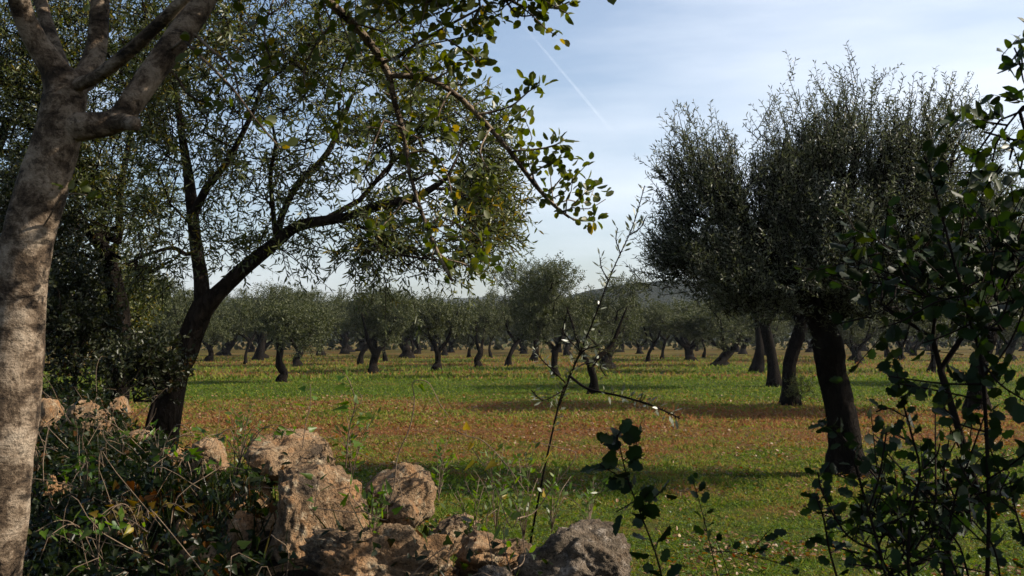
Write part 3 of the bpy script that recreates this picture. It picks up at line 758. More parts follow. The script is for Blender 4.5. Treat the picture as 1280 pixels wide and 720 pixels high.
# ---- orchard: a few kinds of tree, each copied with its parts
def orchard_proto(seed, fork, hgt=4.6, rad=2.1, trunk_h=1.3, rt=.24, n=330, lean=0.0, leaf_l=.14, leaf_w=.045, low=1.2, mat=None):
    r = np.random.default_rng(seed)
    root = bpy.data.objects.new('olive_tree', None); C.objects.link(root)
    sk = Skeleton()
    tw = r.normal(size=4) * .12
    tr = sk.limb([(0, 0, -.15, rt * 1.9), (0.02, 0, .12, rt * 1.35), (tw[0] * .8 + lean * .3, tw[1] * .5, trunk_h * .5, rt * .85), (tw[2] + lean, tw[3], trunk_h, rt * .95)], -1, 4)
    top = tr[-1]; a0 = r.random() * 6.28
    for q in range(fork):
        a = a0 + q * 6.283 / fork + r.normal() * .25
        dx, dy = math.cos(a), math.sin(a); rr = rt * (.62 if fork < 4 else .5)
        sk.limb([(tw[2] + lean + dx * .22, tw[3] + dy * .22, trunk_h + .25, rr), (lean + dx * .62, dy * .62, trunk_h + .7, rr * .75), (lean + dx * .95, dy * .95, trunk_h + 1.5, rr * .45), (lean + dx * 1.2, dy * 1.2, trunk_h + 2.1, rr * .2)], top, 3)
    lob = []
    cz = (hgt + low) / 2; rz = (hgt - low) / 2
    for q in range(7):
        a = r.random() * 6.28; rr = rad * (.35 + .4 * r.random())
        s = .38 + .28 * r.random()
        lob.append(((lean + math.cos(a) * rr, math.sin(a) * rr, cz + r.normal() * rz * .28), (rad * s, rad * s, rz * s), n // 8))
    lob.append(((lean, 0, cz + .25), (rad * .6, rad * .6, rz * .92), n // 5))
    T = in_lobes(lob, r, .2, 1.2, seed); T = T[T[:, 2] > low]
    tips = sk.grow(T, .4, .08, first=top, r=r)
    mb = MB(); sk.mesh(mb, .008, 2.3, near=False, rough=.4)
    lm = MB(); td, tp = tip_dirs(sk, tips)
    spray(lm, None, tp, td, 3, .42, 14, leaf_l, leaf_w, T_RHOMB, r, up=.5, spreadv=.7)
    link('trunk', mb.mesh('trunk', smooth=True), M_BARK_DK, root)
    link('crown', lm.mesh('crown'), mat or M_OLIVE_FAR, root)
    root['h'] = hgt
    return root

protos = {
    'fork': orchard_proto(101, 2, 4.6, 2.5, .85, .24, n=380),
    'tri': orchard_proto(112, 3, 4.7, 2.4, .95, .24, lean=.15, n=380, low=1.35),
    'tall': orchard_proto(103, 3, 5.6, 2.4, 1.3, .19, n=430, low=1.5),
    'lean': orchard_proto(104, 3, 4.6, 2.2, 1.3, .17, lean=-.5, n=330, low=1.4),
    'slim': orchard_proto(105, 3, 4.1, 1.8, 1.3, .10, n=260, low=1.3),
    'wide': orchard_proto(106, 4, 4.2, 2.8, .8, .26, n=420, low=1.05),
    'hang': orchard_proto(107, 4, 5.0, 2.9, 1.9, .21, n=640, low=1.5, leaf_l=.11, leaf_w=.034, lean=.2),
    'round': orchard_proto(109, 3, 3.9, 2.3, .9, .2, n=420, low=1.0),
    'old': orchard_proto(110, 5, 5.2, 2.7, 1.1, .34, n=460, low=1.3, lean=.25),
    'stunt': orchard_proto(108, 2, 2.6, 1.0, 1.0, .16, n=60, low=.9, leaf_l=.08, leaf_w=.02),
}
used_p = set()
def place(kind, x, y, h, rz, label, group, z=0.0, sx=1.0):
    p = protos[kind]
    if kind in used_p:
        r = p.copy(); C.objects.link(r)
        for ch in [c for c in p.children]:
            c = ch.copy(); C.objects.link(c); c.parent = r
    else:
        r = p; used_p.add(kind)
    s = h / p_h[kind]
    r.location = (float(x), float(y), z); r.scale = (s * sx, s * sx, s); r.rotation_euler = (0, 0, rz)
    return tag(r, label, 'olive tree', group)
p_h = {k: v['h'] for k, v in protos.items()}
for v in protos.values(): del v['h']

GR = 'olive trees standing in the orchard field'
near_t = [
    # px, py of the foot, top y, kind, label
    (307, 455, 372, 'slim', 'small olive tree with a thin straight trunk, leftmost in the open field', 1.0),
    (352, 478, 356, 'fork', 'olive tree with a stout forked trunk, nearest one in the left half of the field', 0.9),
    (373, 458, 362, 'fork', 'forked olive tree just behind the nearest stout one in the left half', 1.0),
    (430, 442, 372, 'round', 'short stumpy olive tree far back between the two left forked clusters', 1.1),
    (450, 456, 360, 'lean', 'olive tree whose left stem leans away, left of the twin trunk cluster', 1.0),
    (467, 466, 352, 'tri', 'olive tree with a thick three stemmed trunk, front of its cluster left of centre', 0.95),
    (481, 451, 362, 'slim', 'olive tree close behind the right side of the three stemmed one', 1.1),
    (515, 446, 372, 'slim', 'small far olive tree in the gap left of the single trunk olive', 1.0),
    (546, 463, 366, 'round', 'single trunk olive tree standing alone left of centre, round crown', 0.9),
    (586, 447, 372, 'lean', 'thin leaning olive tree behind the left of the Y-forked centre one', .8),
    (598, 459, 368, 'fork', 'centre olive tree with a narrow Y-shaped fork', .85),
    (613, 447, 374, 'slim', 'slim far olive tree immediately right of the centre fork', 1.0),
    (636, 457, 358, 'lean', 'olive tree with a slightly leaning straight trunk in the middle of the field', .85),
    (668, 452, 326, 'tall', 'tall olive tree with a leaning trunk, right of the middle of the field', 1.0),
    (693, 471, 330, 'tall', 'tall olive tree standing behind the left twigs of the sapling', .95),
    (743, 492, 400, 'stunt', 'stunted olive tree with a split twisted trunk, just right of the sapling stem', 1.0),
    (757, 461, 344, 'old', 'tall crowned olive tree behind the stunted split one', 1.05),
    (810, 452, 376, 'lean', 'olive tree with a bent trunk, first of the pair left of the big right tree', .85),
    (828, 449, 376, 'slim', 'straight slim olive tree, second of the pair left of the big right tree', 1.1),
    (863, 445, 384, 'wide', 'far olive tree with a flared trunk foot, seen below the big crown', .8),
    (880, 447, 384, 'slim', 'far olive tree with straight dark trunk beside the flared one', 1.1),
    (946, 465, 300, 'hang', 'olive tree last of the right hand row, its low crown glinting yellowish', .9),
    (967, 484, 278, 'hang', 'olive tree with thick straight trunk, middle of the right hand row', .9),
    (990, 506, 240, 'hang', 'olive tree with shoots round its foot, next to the largest right tree', .85),
    (1072, 455, 372, 'tri', 'far olive tree just right of the big right trunk', .85),
    (1127, 450, 372, 'wide', 'far olive tree seen between the leaves of the right hand shrubs', .8),
    (1165, 466, 330, 'tall', 'olive tree with a stout trunk behind the tall shrub stem on the right', .9),
]
occupied = []
for i, (px, py, ty, kind, lab, sx) in enumerate(near_t):
    g = G(px, py); h = HC + (422 - ty) / F * g[1]
    place(kind, g[0], g[1], h, i * 2.4 + (0 if kind != 'fork' else .3), lab, GR, 0, sx)
    occupied.append((g[0], g[1]))
# leaning extra stem of the yellowish tree and the shoots round a foot
g = G(938, 462)
# farther rows
kinds = ['tri', 'tall', 'lean', 'wide', 'fork', 'hang', 'round', 'old']
cnt = 0; used_l = set()
rr_ = random.Random(5)
for row, yy in enumerate(np.arange(72, 150, 12.5)):
    for xx in np.arange(-95, 100, 12):
        x = xx + rr_.uniform(-2, 2) + (row % 2) * 3; y = yy + rr_.uniform(-2.2, 2.2)
        px = 640 + x / y * F
        if not -40 < px < 1320: continue
        if any((x - a) ** 2 + (y - b) ** 2 < 30 for a, b in occupied): continue
        occupied.append((x, y))
        kd = kinds[rr_.randrange(8)]; hh_ = rr_.uniform(4.3, 6.7)
        look = {'tri': 'three stemmed', 'tall': 'high crowned', 'lean': 'leaning', 'wide': 'broad low', 'fork': 'forked', 'hang': 'heavy crowned', 'round': 'squat round', 'old': 'thick trunked'}[kd]
        marks = [(150, 'beyond the left bushes'), (300, 'right of the leaning foreground olive'), (410, 'beyond the stout forked tree'), (500, 'beyond the three stemmed trunk cluster'), (590, 'beyond the lone single trunk olive'),
                 (690, 'beyond the middle of the field'), (790, 'beyond the sapling'), (920, 'left of the right hand row'), (1040, 'behind the right hand row'), (1150, 'right of the biggest trunk'), (9999, 'behind the tall right shrub')]
        mk = next(m_ for e_, m_ in marks if px < e_)
        rw = ['first', 'second', 'third', 'fourth', 'fifth', 'sixth', 'seventh', 'eighth'][row]
        dl_ = f'{look} distant olive in the {rw} far row, {mk}'
        if dl_ in used_l: continue
        used_l.add(dl_)
        place(kd, x, y, hh_, rr_.uniform(0, 6.3), f'{look} distant olive in the {rw} far row, {mk}', 'distant olive trees closing the orchard', 0, rr_.uniform(1.15, 1.5)); cnt += 1
# the trees at the far left behind the leaning olive
for px, py, ty, kind, lab in [(215, 470, 372, 'wide', 'pale green bushy olive tree glimpsed between the two left trunks'), (262, 452, 372, 'tri', 'shaded olive tree showing just right of the leaning trunk'),
                              (165, 458, 330, 'hang', 'dark olive tree beyond the bent slender trunk at the left'), (1300, 480, 290, 'hang', 'olive tree at the right edge, mostly hidden behind the shrub leaves'),
                              (1224, 512, 250, 'hang', 'wide olive tree whose trunk hides behind the tall shrub stem')]:
    g = G(px, py); h = HC + (422 - ty) / F * g[1]
    place(kind, g[0], g[1], h, px, lab, GR)
print('far trees', cnt)

# a wooded edge that closes the field
r5 = np.random.default_rng(55)
lm = MB(); n = 16000
x = r5.uniform(-130, 130, n); y = 158 + r5.uniform(0, 10, n)
hh = np.array([6.5 + 3 * noise.noise(Vector((a * .07, 0, 0))) + 1.5 * noise.noise(Vector((a * .3, 2, 0))) for a in x])
z = hh * r5.random(n) ** .8
leaves(lm, T_RHOMB, np.stack([x, y, z], 1), rdir(n, r5) + np.array([0, 0, .4]), rdir(n, r5), 1.1, .7)
tag(link('far_wood', lm.mesh('far_wood'), M_OLIVE_FAR), 'dark wood edge closing the far end of the field', None, kind='stuff')

# ------------------------------------------------------------------ bushes at the left, behind the wall
def bush(seed, rows, label, mat=M_BUSH, name='bush', leafl=.045, leafw=.022, tpl=T_OVAL, cat='bush', group=None, nl=9):
    r = np.random.default_rng(seed)
    px, py, d = rows[0][:3]; c = W(px, py, d); bz = float(ground_z(c[0], c[1]))
    root = empty(name, (c[0], c[1], bz), label, cat, group)
    sk = Skeleton(); first = sk.limb([(c[0], c[1], bz - .05, .02), (c[0], c[1], bz + .15, .018), (c[0] + .02, c[1], bz + .3, .015)], -1, 2)[-1]
    T = in_lobes(plobes(rows), r, .12, 2.5, seed, shell=.3); T = T[T[:, 2] > ground_z(T[:, 0], T[:, 1]) + .03]
    tips = sk.grow(T, .18, .1, first=0, r=r)
    mb = MB(); sk.mesh(mb, .0025, 2.3); lm = MB(); td, tp = tip_dirs(sk, tips)
    spray(lm, mb, tp, td, 2, .16, nl, leafl, leafw, tpl, r, up=.35, stick=.003)
    o = np.array(root.location)
    link('stems', mb.mesh('stems', o, True), M_TWIG_DK, root); link('foliage', lm.mesh('foliage', o), mat, root)
BG = 'dark bushes behind the left end of the wall'
bush(301, [(95, 400, 9.3, 60, 95, .6, 330)], 'tall dark bush right behind the pale trunk', group=BG)
bush(302, [(175, 466, 8.8, 50, 44, .6, 200)], 'low dark bush at the foot of the leaning olive', group=BG)
bush(303, [(40, 330, 10.5, 70, 160, .8, 420)], 'highest dark bush, half hidden by the pale trunk', group=BG)
bush(305, [(150, 380, 14.5, 60, 70, .8, 260)], 'shadowed bush between the bent trunk and the leaning olive', M_OLIVE_Y, group=BG)
g = G(1000, 500)
bush(306, [(1000, 488, 29, 20, 22, .4, 60)], 'small tuft of green shoots at the foot of an orchard tree', M_OLIVE_Y, leafl=.07, leafw=.02, tpl=T_RHOMB)

# ------------------------------------------------------------------ rocks
import bmesh
def rock(c, rad, seed, label, mat, sub=4, rot=0.0, cuts=12, rough=.14, group=None, name='limestone_rock', tilt=0.0, planes=()):
    r = np.random.default_rng(seed)
    bm = bmesh.new(); bmesh.ops.create_icosphere(bm, subdivisions=sub, radius=1.0)
    me = bpy.data.meshes.new('rock'); 
    v = np.array([q.co[:] for q in bm.verts])
    for _ in range(cuts):
        n = r.normal(size=3); n /= np.linalg.norm(n); c0 = .50 + .28 * r.random()
        dd = v @ n; over = np.clip(dd - c0, 0, None); v = v - np.outer(over * .93, n)
    for *n, c0 in planes:
        n = np.array(n, float); n /= np.linalg.norm(n); v = v - np.outer(np.clip(v @ n - c0, 0, None) * .96, n)
    for q in range(70 if sub >= 6 else 45 if sub == 5 else 24):       # chips broken off, leaving flat facets and hard edges
        p = v[r.integers(len(v))]; n = p / np.linalg.norm(p) + r.normal(size=3) * .38; n /= np.linalg.norm(n)
        o_ = (v @ n).max() - r.uniform(.02, .10); v = v - np.outer(np.clip(v @ n - o_, 0, .5) * .97, n)
    so = Vector((seed * 3.7, seed * 1.3, 0))
    sc_ = max(rad)
    out = np.empty_like(v)
    for i, q in enumerate(v):
        p = Vector(q); u = p.normalized()
        f = noise.noise(p * 1.6 + so) * .08
        pw = p + Vector((noise.noise(p * 2 + so), noise.noise(p * 2 - so), noise.noise(p * 2.3))) * .25
        pl = Vector((pw.x * 1.8 + pw.z * 1.2, pw.y * 1.8, pw.z * 5.5 - pw.x * 1.5)) + so
        f += noise.turbulence(pl, 4, False, noise_basis='PERLIN_ORIGINAL', amplitude_scale=.6, frequency_scale=2.2) * rough * .6 - rough * .1
        f += noise.fractal(p * 9.0 + so, .7, 2.2, 4) * rough * .24
        f -= max(0, noise.noise(p * 3.3 - so) - .18) * rough * 1.1
        out[i] = q + np.array(u) * f
    out = out * np.array(rad)
    ca, sa = math.cos(tilt), math.sin(tilt)
    out = np.stack([out[:, 0] * ca - out[:, 2] * sa, out[:, 1], out[:, 0] * sa + out[:, 2] * ca], 1)
    ca, sa = math.cos(rot), math.sin(rot)
    out = np.stack([out[:, 0] * ca - out[:, 1] * sa, out[:, 0] * sa + out[:, 1] * ca, out[:, 2]], 1)
    for vtx, q in zip(bm.verts, out): vtx.co = q
    bm.to_mesh(me); bm.free()
    me.polygons.foreach_set('use_smooth', np.ones(len(me.polygons), bool))
    o = link(name, me, mat, loc=c)
    return tag(o, label, 'rock', group)
def prock(x0, x1, y0, y1, d, dep, seed, label, mat=None, **k):
    c = W((x0 + x1) / 2, (y0 + y1) / 2, d + dep * .4)
    if d > 4.1: c = c - np.array([0, 0, (y1 - y0) / F * d * .22])
    hw = (x1 - x0) / 2 / F * d * 1.22; hh = (y1 - y0) / 2 / F * d * 1.12
    return rock(c, (hw, dep, hh), seed, label, mat or M_ROCK, **k)
RG = 'limestone rocks of the tumbled wall'
prock(326, 480, 562, 760, 3.3, .26, 3, 'largest pale limestone block with a black shaded left side, front centre', sub=6, group=RG, rough=.13, planes=((-1, -.15, .05, .62), (.55, -.8, .15, .5), (.15, -.35, 1, .72), (.85, -.1, .6, .66), (.2, .9, .2, .6)))
prock(306, 412, 540, 620, 3.85, .22, 9, 'rough brown rock behind and above the largest block', sub=5, group=RG)
prock(452, 556, 570, 668, 3.55, .2, 12, 'warm orange rock with two humps, right of the largest block', sub=5, group=RG, rough=.12, planes=((.3, -.8, .5, .52), (.8, -.2, .55, .6), (-.6, -.2, .8, .6)))
prock(486, 530, 625, 668, 3.2, .06, 17, 'small rounded pale rock below the orange two humped one', sub=4, group=RG)
prock(380, 590, 645, 800, 2.95, .22, 23, 'dark overhanging rock at the bottom edge, below the small rounded one', sub=6, group=RG, rough=.2, tilt=-.35)
prock(556, 650, 655, 740, 3.15, .16, 31, 'brown jagged rock between the overhanging one and the flat grey one', sub=5, group=RG, rough=.2)
prock(634, 818, 612, 790, 3.05, .24, 44, 'flat topped grey rock with pale lichen, rightmost of the wall', M_ROCK_G, sub=6, group=RG, rough=.13, planes=((.05, -.1, 1, .46), (-.6, -.3, .8, .62), (.3, -.9, .2, .6), (.9, -.2, .35, .68)))
prock(585, 655, 702, 760, 2.8, .1, 47, 'small crumbly rock cut by the bottom edge, left of the flat grey rock', M_ROCK_G, sub=5, group=RG, rough=.2)
prock(234, 286, 538, 590, 4.5, .16, 51, 'sunlit pointed pale rock left of the brown rock', sub=5, group=RG)
prock(194, 238, 543, 590, 4.8, .16, 56, 'sunlit split rock just left of the pointed pale one', sub=5, group=RG)
prock(78, 134, 486, 540, 6.0, .2, 61, 'pale pinkish rock high on the far left of the wall', sub=5, group=RG)
prock(40, 78, 488, 545, 6.3, .2, 66, 'dull rock beside the pale trunk at the far left end', sub=4, group=RG)
prock(140, 164, 488, 515, 6.6, .15, 68, 'little rock just right of the pinkish one', sub=4, group=RG)
prock(120, 195, 588, 650, 4.2, .16, 71, 'half buried rock in the leaves left of centre of the bank', sub=5, group=RG)
prock(292, 338, 598, 655, 3.75, .13, 76, 'narrow rock standing in the dark gap left of the largest block', sub=5, group=RG)
prock(205, 262, 642, 700, 3.55, .15, 81, 'dark rock with one pale lit edge near the bottom left', sub=5, group=RG, rough=.18)
prock(55, 90, 585, 620, 4.4, .12, 83, 'small brown rock in the leaves close to the pale trunk', sub=4, group=RG)
prock(150, 185, 528, 556, 5.2, .13, 84, 'small rock among leaves between the pinkish and the split rock', sub=4, group=RG)
prock(270, 330, 640, 760, 3.3, .16, 85, 'black shaded rock left of the largest block', sub=5, group=RG, rough=.2)
prock(540, 600, 640, 690, 3.4, .14, 87, 'brown rock behind the jagged one, right of the orange two humped one', sub=5, group=RG, rough=.18)
prock(600, 680, 665, 720, 3.35, .14, 88, 'low rock half hidden by weeds behind the flat grey rock', sub=5, group=RG, rough=.18)
rf = random.Random(9)
land = [(110, 505, 'the pinkish rock'), (60, 510, 'the dull far left rock'), (215, 560, 'the split rock'), (258, 556, 'the pointed pale rock'), (158, 610, 'the half buried rock'), (235, 660, 'the rock with a lit edge'),
        (72, 600, 'the small brown rock'), (315, 620, 'the narrow rock'), (400, 650, 'the largest block'), (360, 570, 'the rough brown rock'), (505, 615, 'the orange two humped rock'), (725, 690, 'the flat grey rock')]
seen = set(); k = 0
while k < 60 and len(seen) < 26:
    k += 1
    t = rf.uniform(.12, .72); q = CP[int(t * (len(CP) - 1))]
    off = rf.uniform(-1.3, .1)
    x = q[0] + off * .9 + rf.uniform(-.2, .2); y = q[1] + off * .6
    z = float(ground_z(x, y)); s_ = rf.uniform(.06, .14)
    pxx = 640 + x / y * F; pyy = 422 + (HC - z) / y * F
    if not 30 < pxx < 820 or pyy > 730: continue
    lx, ly, ln_ = min(land, key=lambda a: (a[0] - pxx) ** 2 + (a[1] - pyy) ** 2)
    dx, dy = pxx - lx, pyy - ly
    w_ = ('right of ' if dx > 0 else 'left of ') if abs(dx) > abs(dy) else ('below ' if dy > 0 else 'above ')
    lab = f'small stone sunk in the leaves just {w_}{ln_}'
    if lab in seen: continue
    seen.add(lab)
    rock((x, y, z + s_ * .1), (s_ * rf.uniform(1, 1.5), s_ * 1.1, s_ * rf.uniform(.6, .9)), 200 + k, lab, M_ROCK, sub=4, rot=rf.uniform(0, 3), group='small stones sunk in the leafy bank')

# ------------------------------------------------------------------ undergrowth on the bank
r6 = np.random.default_rng(66)
def on_bank(n, x0=-5.2, x1=.6, y0=2.2, y1=11.0):
    x = r6.uniform(x0, x1, n * 6); y = r6.uniform(y0, y1, n * 6) 
    # denser close to the camera
    keep = r6.random(n * 6) < np.clip(22 / (y ** 2), 0, 1)
    x = x[keep]; y = y[keep]
    z = ground_z(x, y); px = 640 + x / y * F
    k = (z > .75) & (px < 690) & (px > -150)
    k &= ~((px > 330) & (r6.random(len(px)) < .80))
    x, y, z = x[k][:n], y[k][:n], z[k][:n]
    return x, y, z
mb = MB()
x, y, z = on_bank(34000)
cl = np.array([noise.noise(Vector((a * 2.2, b * 2.2, 2))) for a, b in zip(x, y)])
k = cl + r6.random(len(x)) * .5 > .05; x, y, z, cl = x[k], y[k], z[k], cl[k]
h = r6.random(len(x)) ** 1.5 * (.10 + .20 * np.clip(cl + .3, 0, 1))
D = rdir(len(x), r6) + np.array([.15, -.1, -.1]); N = rdir(len(x), r6) * .7 + np.array([0, -.3, .8])
s = .5 + .9 * r6.random(len(x))
half = len(x) // 2
Pp = np.stack([x, y, z + h + .01], 1)
leaves(mb, T_HEART, Pp[:half], D[:half], N[:half], .034 * s[:half], .028 * s[:half])
leaves(mb, T_OVAL, Pp[half:], D[half:], N[half:], .032 * s[half:], .013 * s[half:])
x, y, z = on_bank(9000)
D = rdir(len(x), r6) * .55 + np.array([0.1, -.1, .8])
leaves(mb, T_BLADE, np.stack([x, y, z], 1), D, rdir(len(x), r6), .08 + .16 * r6.random(len(x)) ** 2, .0045 + .003 * r6.random(len(x)))
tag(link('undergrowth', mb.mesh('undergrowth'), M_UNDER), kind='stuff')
mb = MB()
x, y, z = on_bank(420)
for a, b, c in zip(x, y, z):
    dv = r6.normal(size=3) * .1; dv[2] = abs(dv[2]) + .03
    p0 = np.array([a, b, c]); p1 = p0 + dv; p2 = p1 + dv * .6 + r6.normal(size=3) * .05; p3 = p2 + r6.normal(size=3) * .06 + np.array([0, 0, -.03])
    P = smooth_path([p0, p1, p2, p3], 3); tube(mb, P, np.linspace(.0022, .0008, len(P)), 4)
tag(link('dry_stems', mb.mesh('dry_stems'), M_TWIG), kind='stuff')

# ------------------------------------------------------------------ the big carob in front, left
r7 = np.random.default_rng(77)
base = (-1.72, 3.1, 0)
bz = float(ground_z(-1.72, 3.1))
CD = 3.2
root = empty('carob_tree', (-1.72, 3.1, bz - .02), 'pale smooth trunked tree at the left edge, with long arching branches of rounded leaves', 'carob tree')
sk = Skeleton()
def rp(px, d): return px / F * d / 2
tr = sk.limb(plimb([(-38, 900, 3.2, rp(105, 3.2)), (-22, 760, 3.2, rp(84, 3.2)), (-7, 640, 3.2, rp(80, 3.2)), (3, 540, 3.2, rp(80, 3.2)), (14, 430, 3.2, rp(74, 3.2)), (31, 320, 3.2, rp(65, 3.2)), (56, 225, 3.2, rp(60, 3.2)), (76, 158, 3.2, rp(54, 3.2)), (82, 112, 3.2, rp(52, 3.2))]), -1, 6)
top = tr[-1]
la = sk.limb(plimb([(66, 84, 3.18, rp(34, 3.2)), (44, 50, 3.15, rp(28, 3.2)), (26, 8, 3.1, rp(26, 3.2)), (10, -60, 3.0, rp(24, 3.2)), (-20, -160, 2.9, rp(18, 3.2)), (-60, -260, 2.8, rp(10, 3.2))]), top)
lb = sk.limb(plimb([(108, 96, 3.3, rp(30, 3.3)), (120, 62, 3.36, rp(26, 3.3)), (125, 10, 3.4, rp(25, 3.3)), (128, -60, 3.5, rp(22, 3.3)), (150, -170, 3.6, rp(16, 3.3)), (160, -300, 3.7, rp(8, 3.3))]), top)
l2 = sk.limb(plimb([(75, 78, 3.4, rp(20, 3.4)), (60, 35, 3.5, rp(18, 3.4)), (48, -10, 3.6, rp(17, 3.4)), (30, -90, 3.7, rp(14, 3.4)), (10, -200, 3.8, rp(8, 3.4))]), top)
lc = sk.limb(plimb([(118, 98, 3.12, rp(16, 3.1)), (150, 74, 3.05, rp(17, 3.1)), (190, 38, 2.98, rp(16, 3)), (226, 2, 2.92, rp(15, 3)), (280, -60, 2.85, rp(12, 3)), (350, -130, 2.8, rp(8, 3))]), top)
ld = sk.limb(plimb([(104, 158, 3.18, rp(36, 3.2)), (146, 150, 3.2, rp(32, 3.2)), (174, 114, 3.25, rp(33, 3.2)), (208, 66, 3.3, rp(34, 3.2)), (240, 22, 3.35, rp(32, 3.3)), (268, -20, 3.45, rp(28, 3.3)), (310, -70, 3.6, rp(22, 3.6)), (350, -80, 3.75, rp(17, 3.8))]), tr[-7])
sk.limb(plimb([(158, 152, 3.15, rp(22, 3.2)), (168, 155, 3.1, rp(18, 3.2)), (171, 156, 3.09, rp(15, 3.2))]), ld[3], 2)
# the long branch arching over the field
h1 = sk.limb(plimb([(378, -50, 3.85, rp(13, 3.8)), (402, -8, 3.9, rp(11, 3.9)), (440, 28, 3.95, rp(10, 4)), (468, 62, 4, rp(9.5, 4)), (486, 94, 4, rp(9, 4))]), ld[-1])
hb = sk.limb(plimb([(494, 130, 4, rp(7.5, 4)), (505, 170, 4, rp(6.5, 4)), (512, 215, 4, rp(5.5, 4)), (526, 262, 3.95, rp(4.5, 4)), (542, 305, 3.9, rp(5, 4)), (566, 352, 3.9, rp(3, 4))]), h1[-1])
hc = sk.limb(plimb([(512, 95, 4, rp(7.5, 4)), (540, 101, 4.02, rp(7, 4)), (572, 120, 4.05, rp(7, 4)), (605, 152, 4.1, rp(7, 4)), (638, 190, 4.1, rp(6.5, 4)), (668, 230, 4.12, rp(6, 4)), (692, 256, 4.15, rp(5, 4)), (712, 272, 4.15, rp(3.5, 4))]), h1[-1])
hd = sk.limb(plimb([(500, 70, 3.95, rp(5, 4)), (525, 52, 3.9, rp(4.5, 4)), (560, 32, 3.88, rp(4, 4)), (597, 12, 3.85, rp(3, 4)), (604, 6, 3.85, rp(2, 4))]), h1[-3])
he = sk.limb(plimb([(480, -40, 3.8, rp(6, 4)), (530, -12, 3.75, rp(5, 4)), (575, -4, 3.7, rp(4, 4)), (620, -6, 3.7, rp(3.5, 4)), (655, 8, 3.7, rp(3, 4)), (690, 10, 3.7, rp(2, 4))]), h1[2])
tw = []   # (start node, points, leafy)
def twig(start, rows, r0=2.6):
    ids = sk.limb([(*W(a, b, dd), rp(r0 * (1 - .5 * q / len(rows)), 4)) for q, (a, b, dd) in enumerate(rows)], start, 3); tw.append(ids); return ids
twig(hc[4], [(556, 92, 4), (575, 82, 4), (596, 73, 4)])
twig(hc[1], [(500, 78, 4), (520, 60, 3.9), (585, 45, 3.9), (600, 38, 3.9)])
twig(hc[11], [(615, 140, 4.1), (640, 132, 4), (660, 115, 4), (672, 108, 4)], 3)
twig(hc[16], [(650, 188, 4.1), (675, 186, 4.1), (692, 182, 4.05), (700, 178, 4.05)], 3)
twig(hc[19], [(668, 215, 4.1), (685, 205, 4.1), (700, 200, 4.1)])
twig(hc[22], [(678, 240, 4.1), (690, 236, 4.1), (702, 222, 4.1)])
twig(hc[26], [(712, 262, 4.1), (722, 250, 4.1), (735, 238, 4.1)])
twig(hc[27], [(716, 274, 4.1), (728, 276, 4.1), (742, 276, 4.1)])
twig(hc[13], [(610, 165, 4.0), (600, 190, 3.9), (612, 215, 3.9)])
twig(hc[7], [(560, 118, 4), (548, 145, 3.9), (556, 170, 3.9)])
twig(hc[5], [(545, 112, 4.1), (540, 92, 4.2), (560, 72, 4.3), (590, 68, 4.3)])
twig(hb[6], [(530, 188, 4), (548, 198, 4), (560, 222, 4), (566, 250, 4)])
twig(hb[9], [(540, 215, 4), (560, 230, 4.1), (585, 245, 4.1), (602, 240, 4.1)])
twig(hb[12], [(505, 250, 3.9), (490, 270, 3.9), (470, 290, 3.8)])
twig(hb[14], [(550, 270, 4), (575, 282, 4), (600, 300, 4), (606, 330, 4)])
twig(hb[17], [(560, 325, 3.9), (580, 330, 3.9), (598, 340, 3.9)])
twig(hb[3], [(480, 150, 3.8), (465, 185, 3.7), (455, 215, 3.7)])
twig(h1[6], [(440, 60, 3.8), (425, 95, 3.8), (430, 130, 3.7), (420, 160, 3.7)])
twig(h1[3], [(415, 30, 3.7), (395, 55, 3.6), (380, 90, 3.6), (385, 120, 3.6)])
twig(h1[8], [(480, 40, 3.9), (505, 20, 3.8), (520, 5, 3.8)])
twig(hd[6], [(560, 50, 3.9), (590, 70, 3.9), (600, 82, 3.9)])
twig(he[10], [(600, 8, 3.7), (592, 25, 3.7), (605, 22, 3.7)])
twig(he[13], [(640, 12, 3.7), (652, 20, 3.7), (672, 18, 3.7)])
twig(he[-1], [(700, 8, 3.7), (712, 2, 3.7)])
twig(he[6], [(530, 5, 3.7), (555, 12, 3.7), (540, 18, 3.7)])
twig(ld[12], [(230, 50, 3.2), (250, 70, 3.1), (290, 110, 3.1), (320, 150, 3.1), (350, 185, 3.2)], 4)
twig(ld[15], [(262, 60, 3.3), (290, 85, 3.3), (300, 125, 3.3)], 3)
twig(ld[10], [(180, 88, 3.3), (215, 90, 3.4), (235, 118, 3.4), (262, 130, 3.4)], 3)
twig(h1[0], [(345, -10, 3.7), (330, 40, 3.6), (340, 80, 3.6)], 3)
twig(tr[30], [(78, 245, 3.1), (92, 242, 3.1), (108, 244, 3.1)], 2)
for ids, nn in ((hb, 16), (hc, 22), (h1, 14), (hd, 7), (he, 9)):
    for q in range(nn):
        st_ = ids[r7.integers(1, len(ids) - 1)]; p0 = np.array(sk.p[st_]); dv = r7.normal(size=3) * .6 + np.array([.2, 0, -.15 + .5 * r7.random()]); dv = dv / np.linalg.norm(dv) * r7.uniform(.07, .24)
        pts = [p0 + dv * .35 + r7.normal(size=3) * .008, p0 + dv * .7 + r7.normal(size=3) * .015, p0 + dv + np.array([0, 0, .02])]
        tw.append(sk.limb([(*pts[0], .0026), (*pts[1], .002), (*pts[2], .0013)], st_, 2))
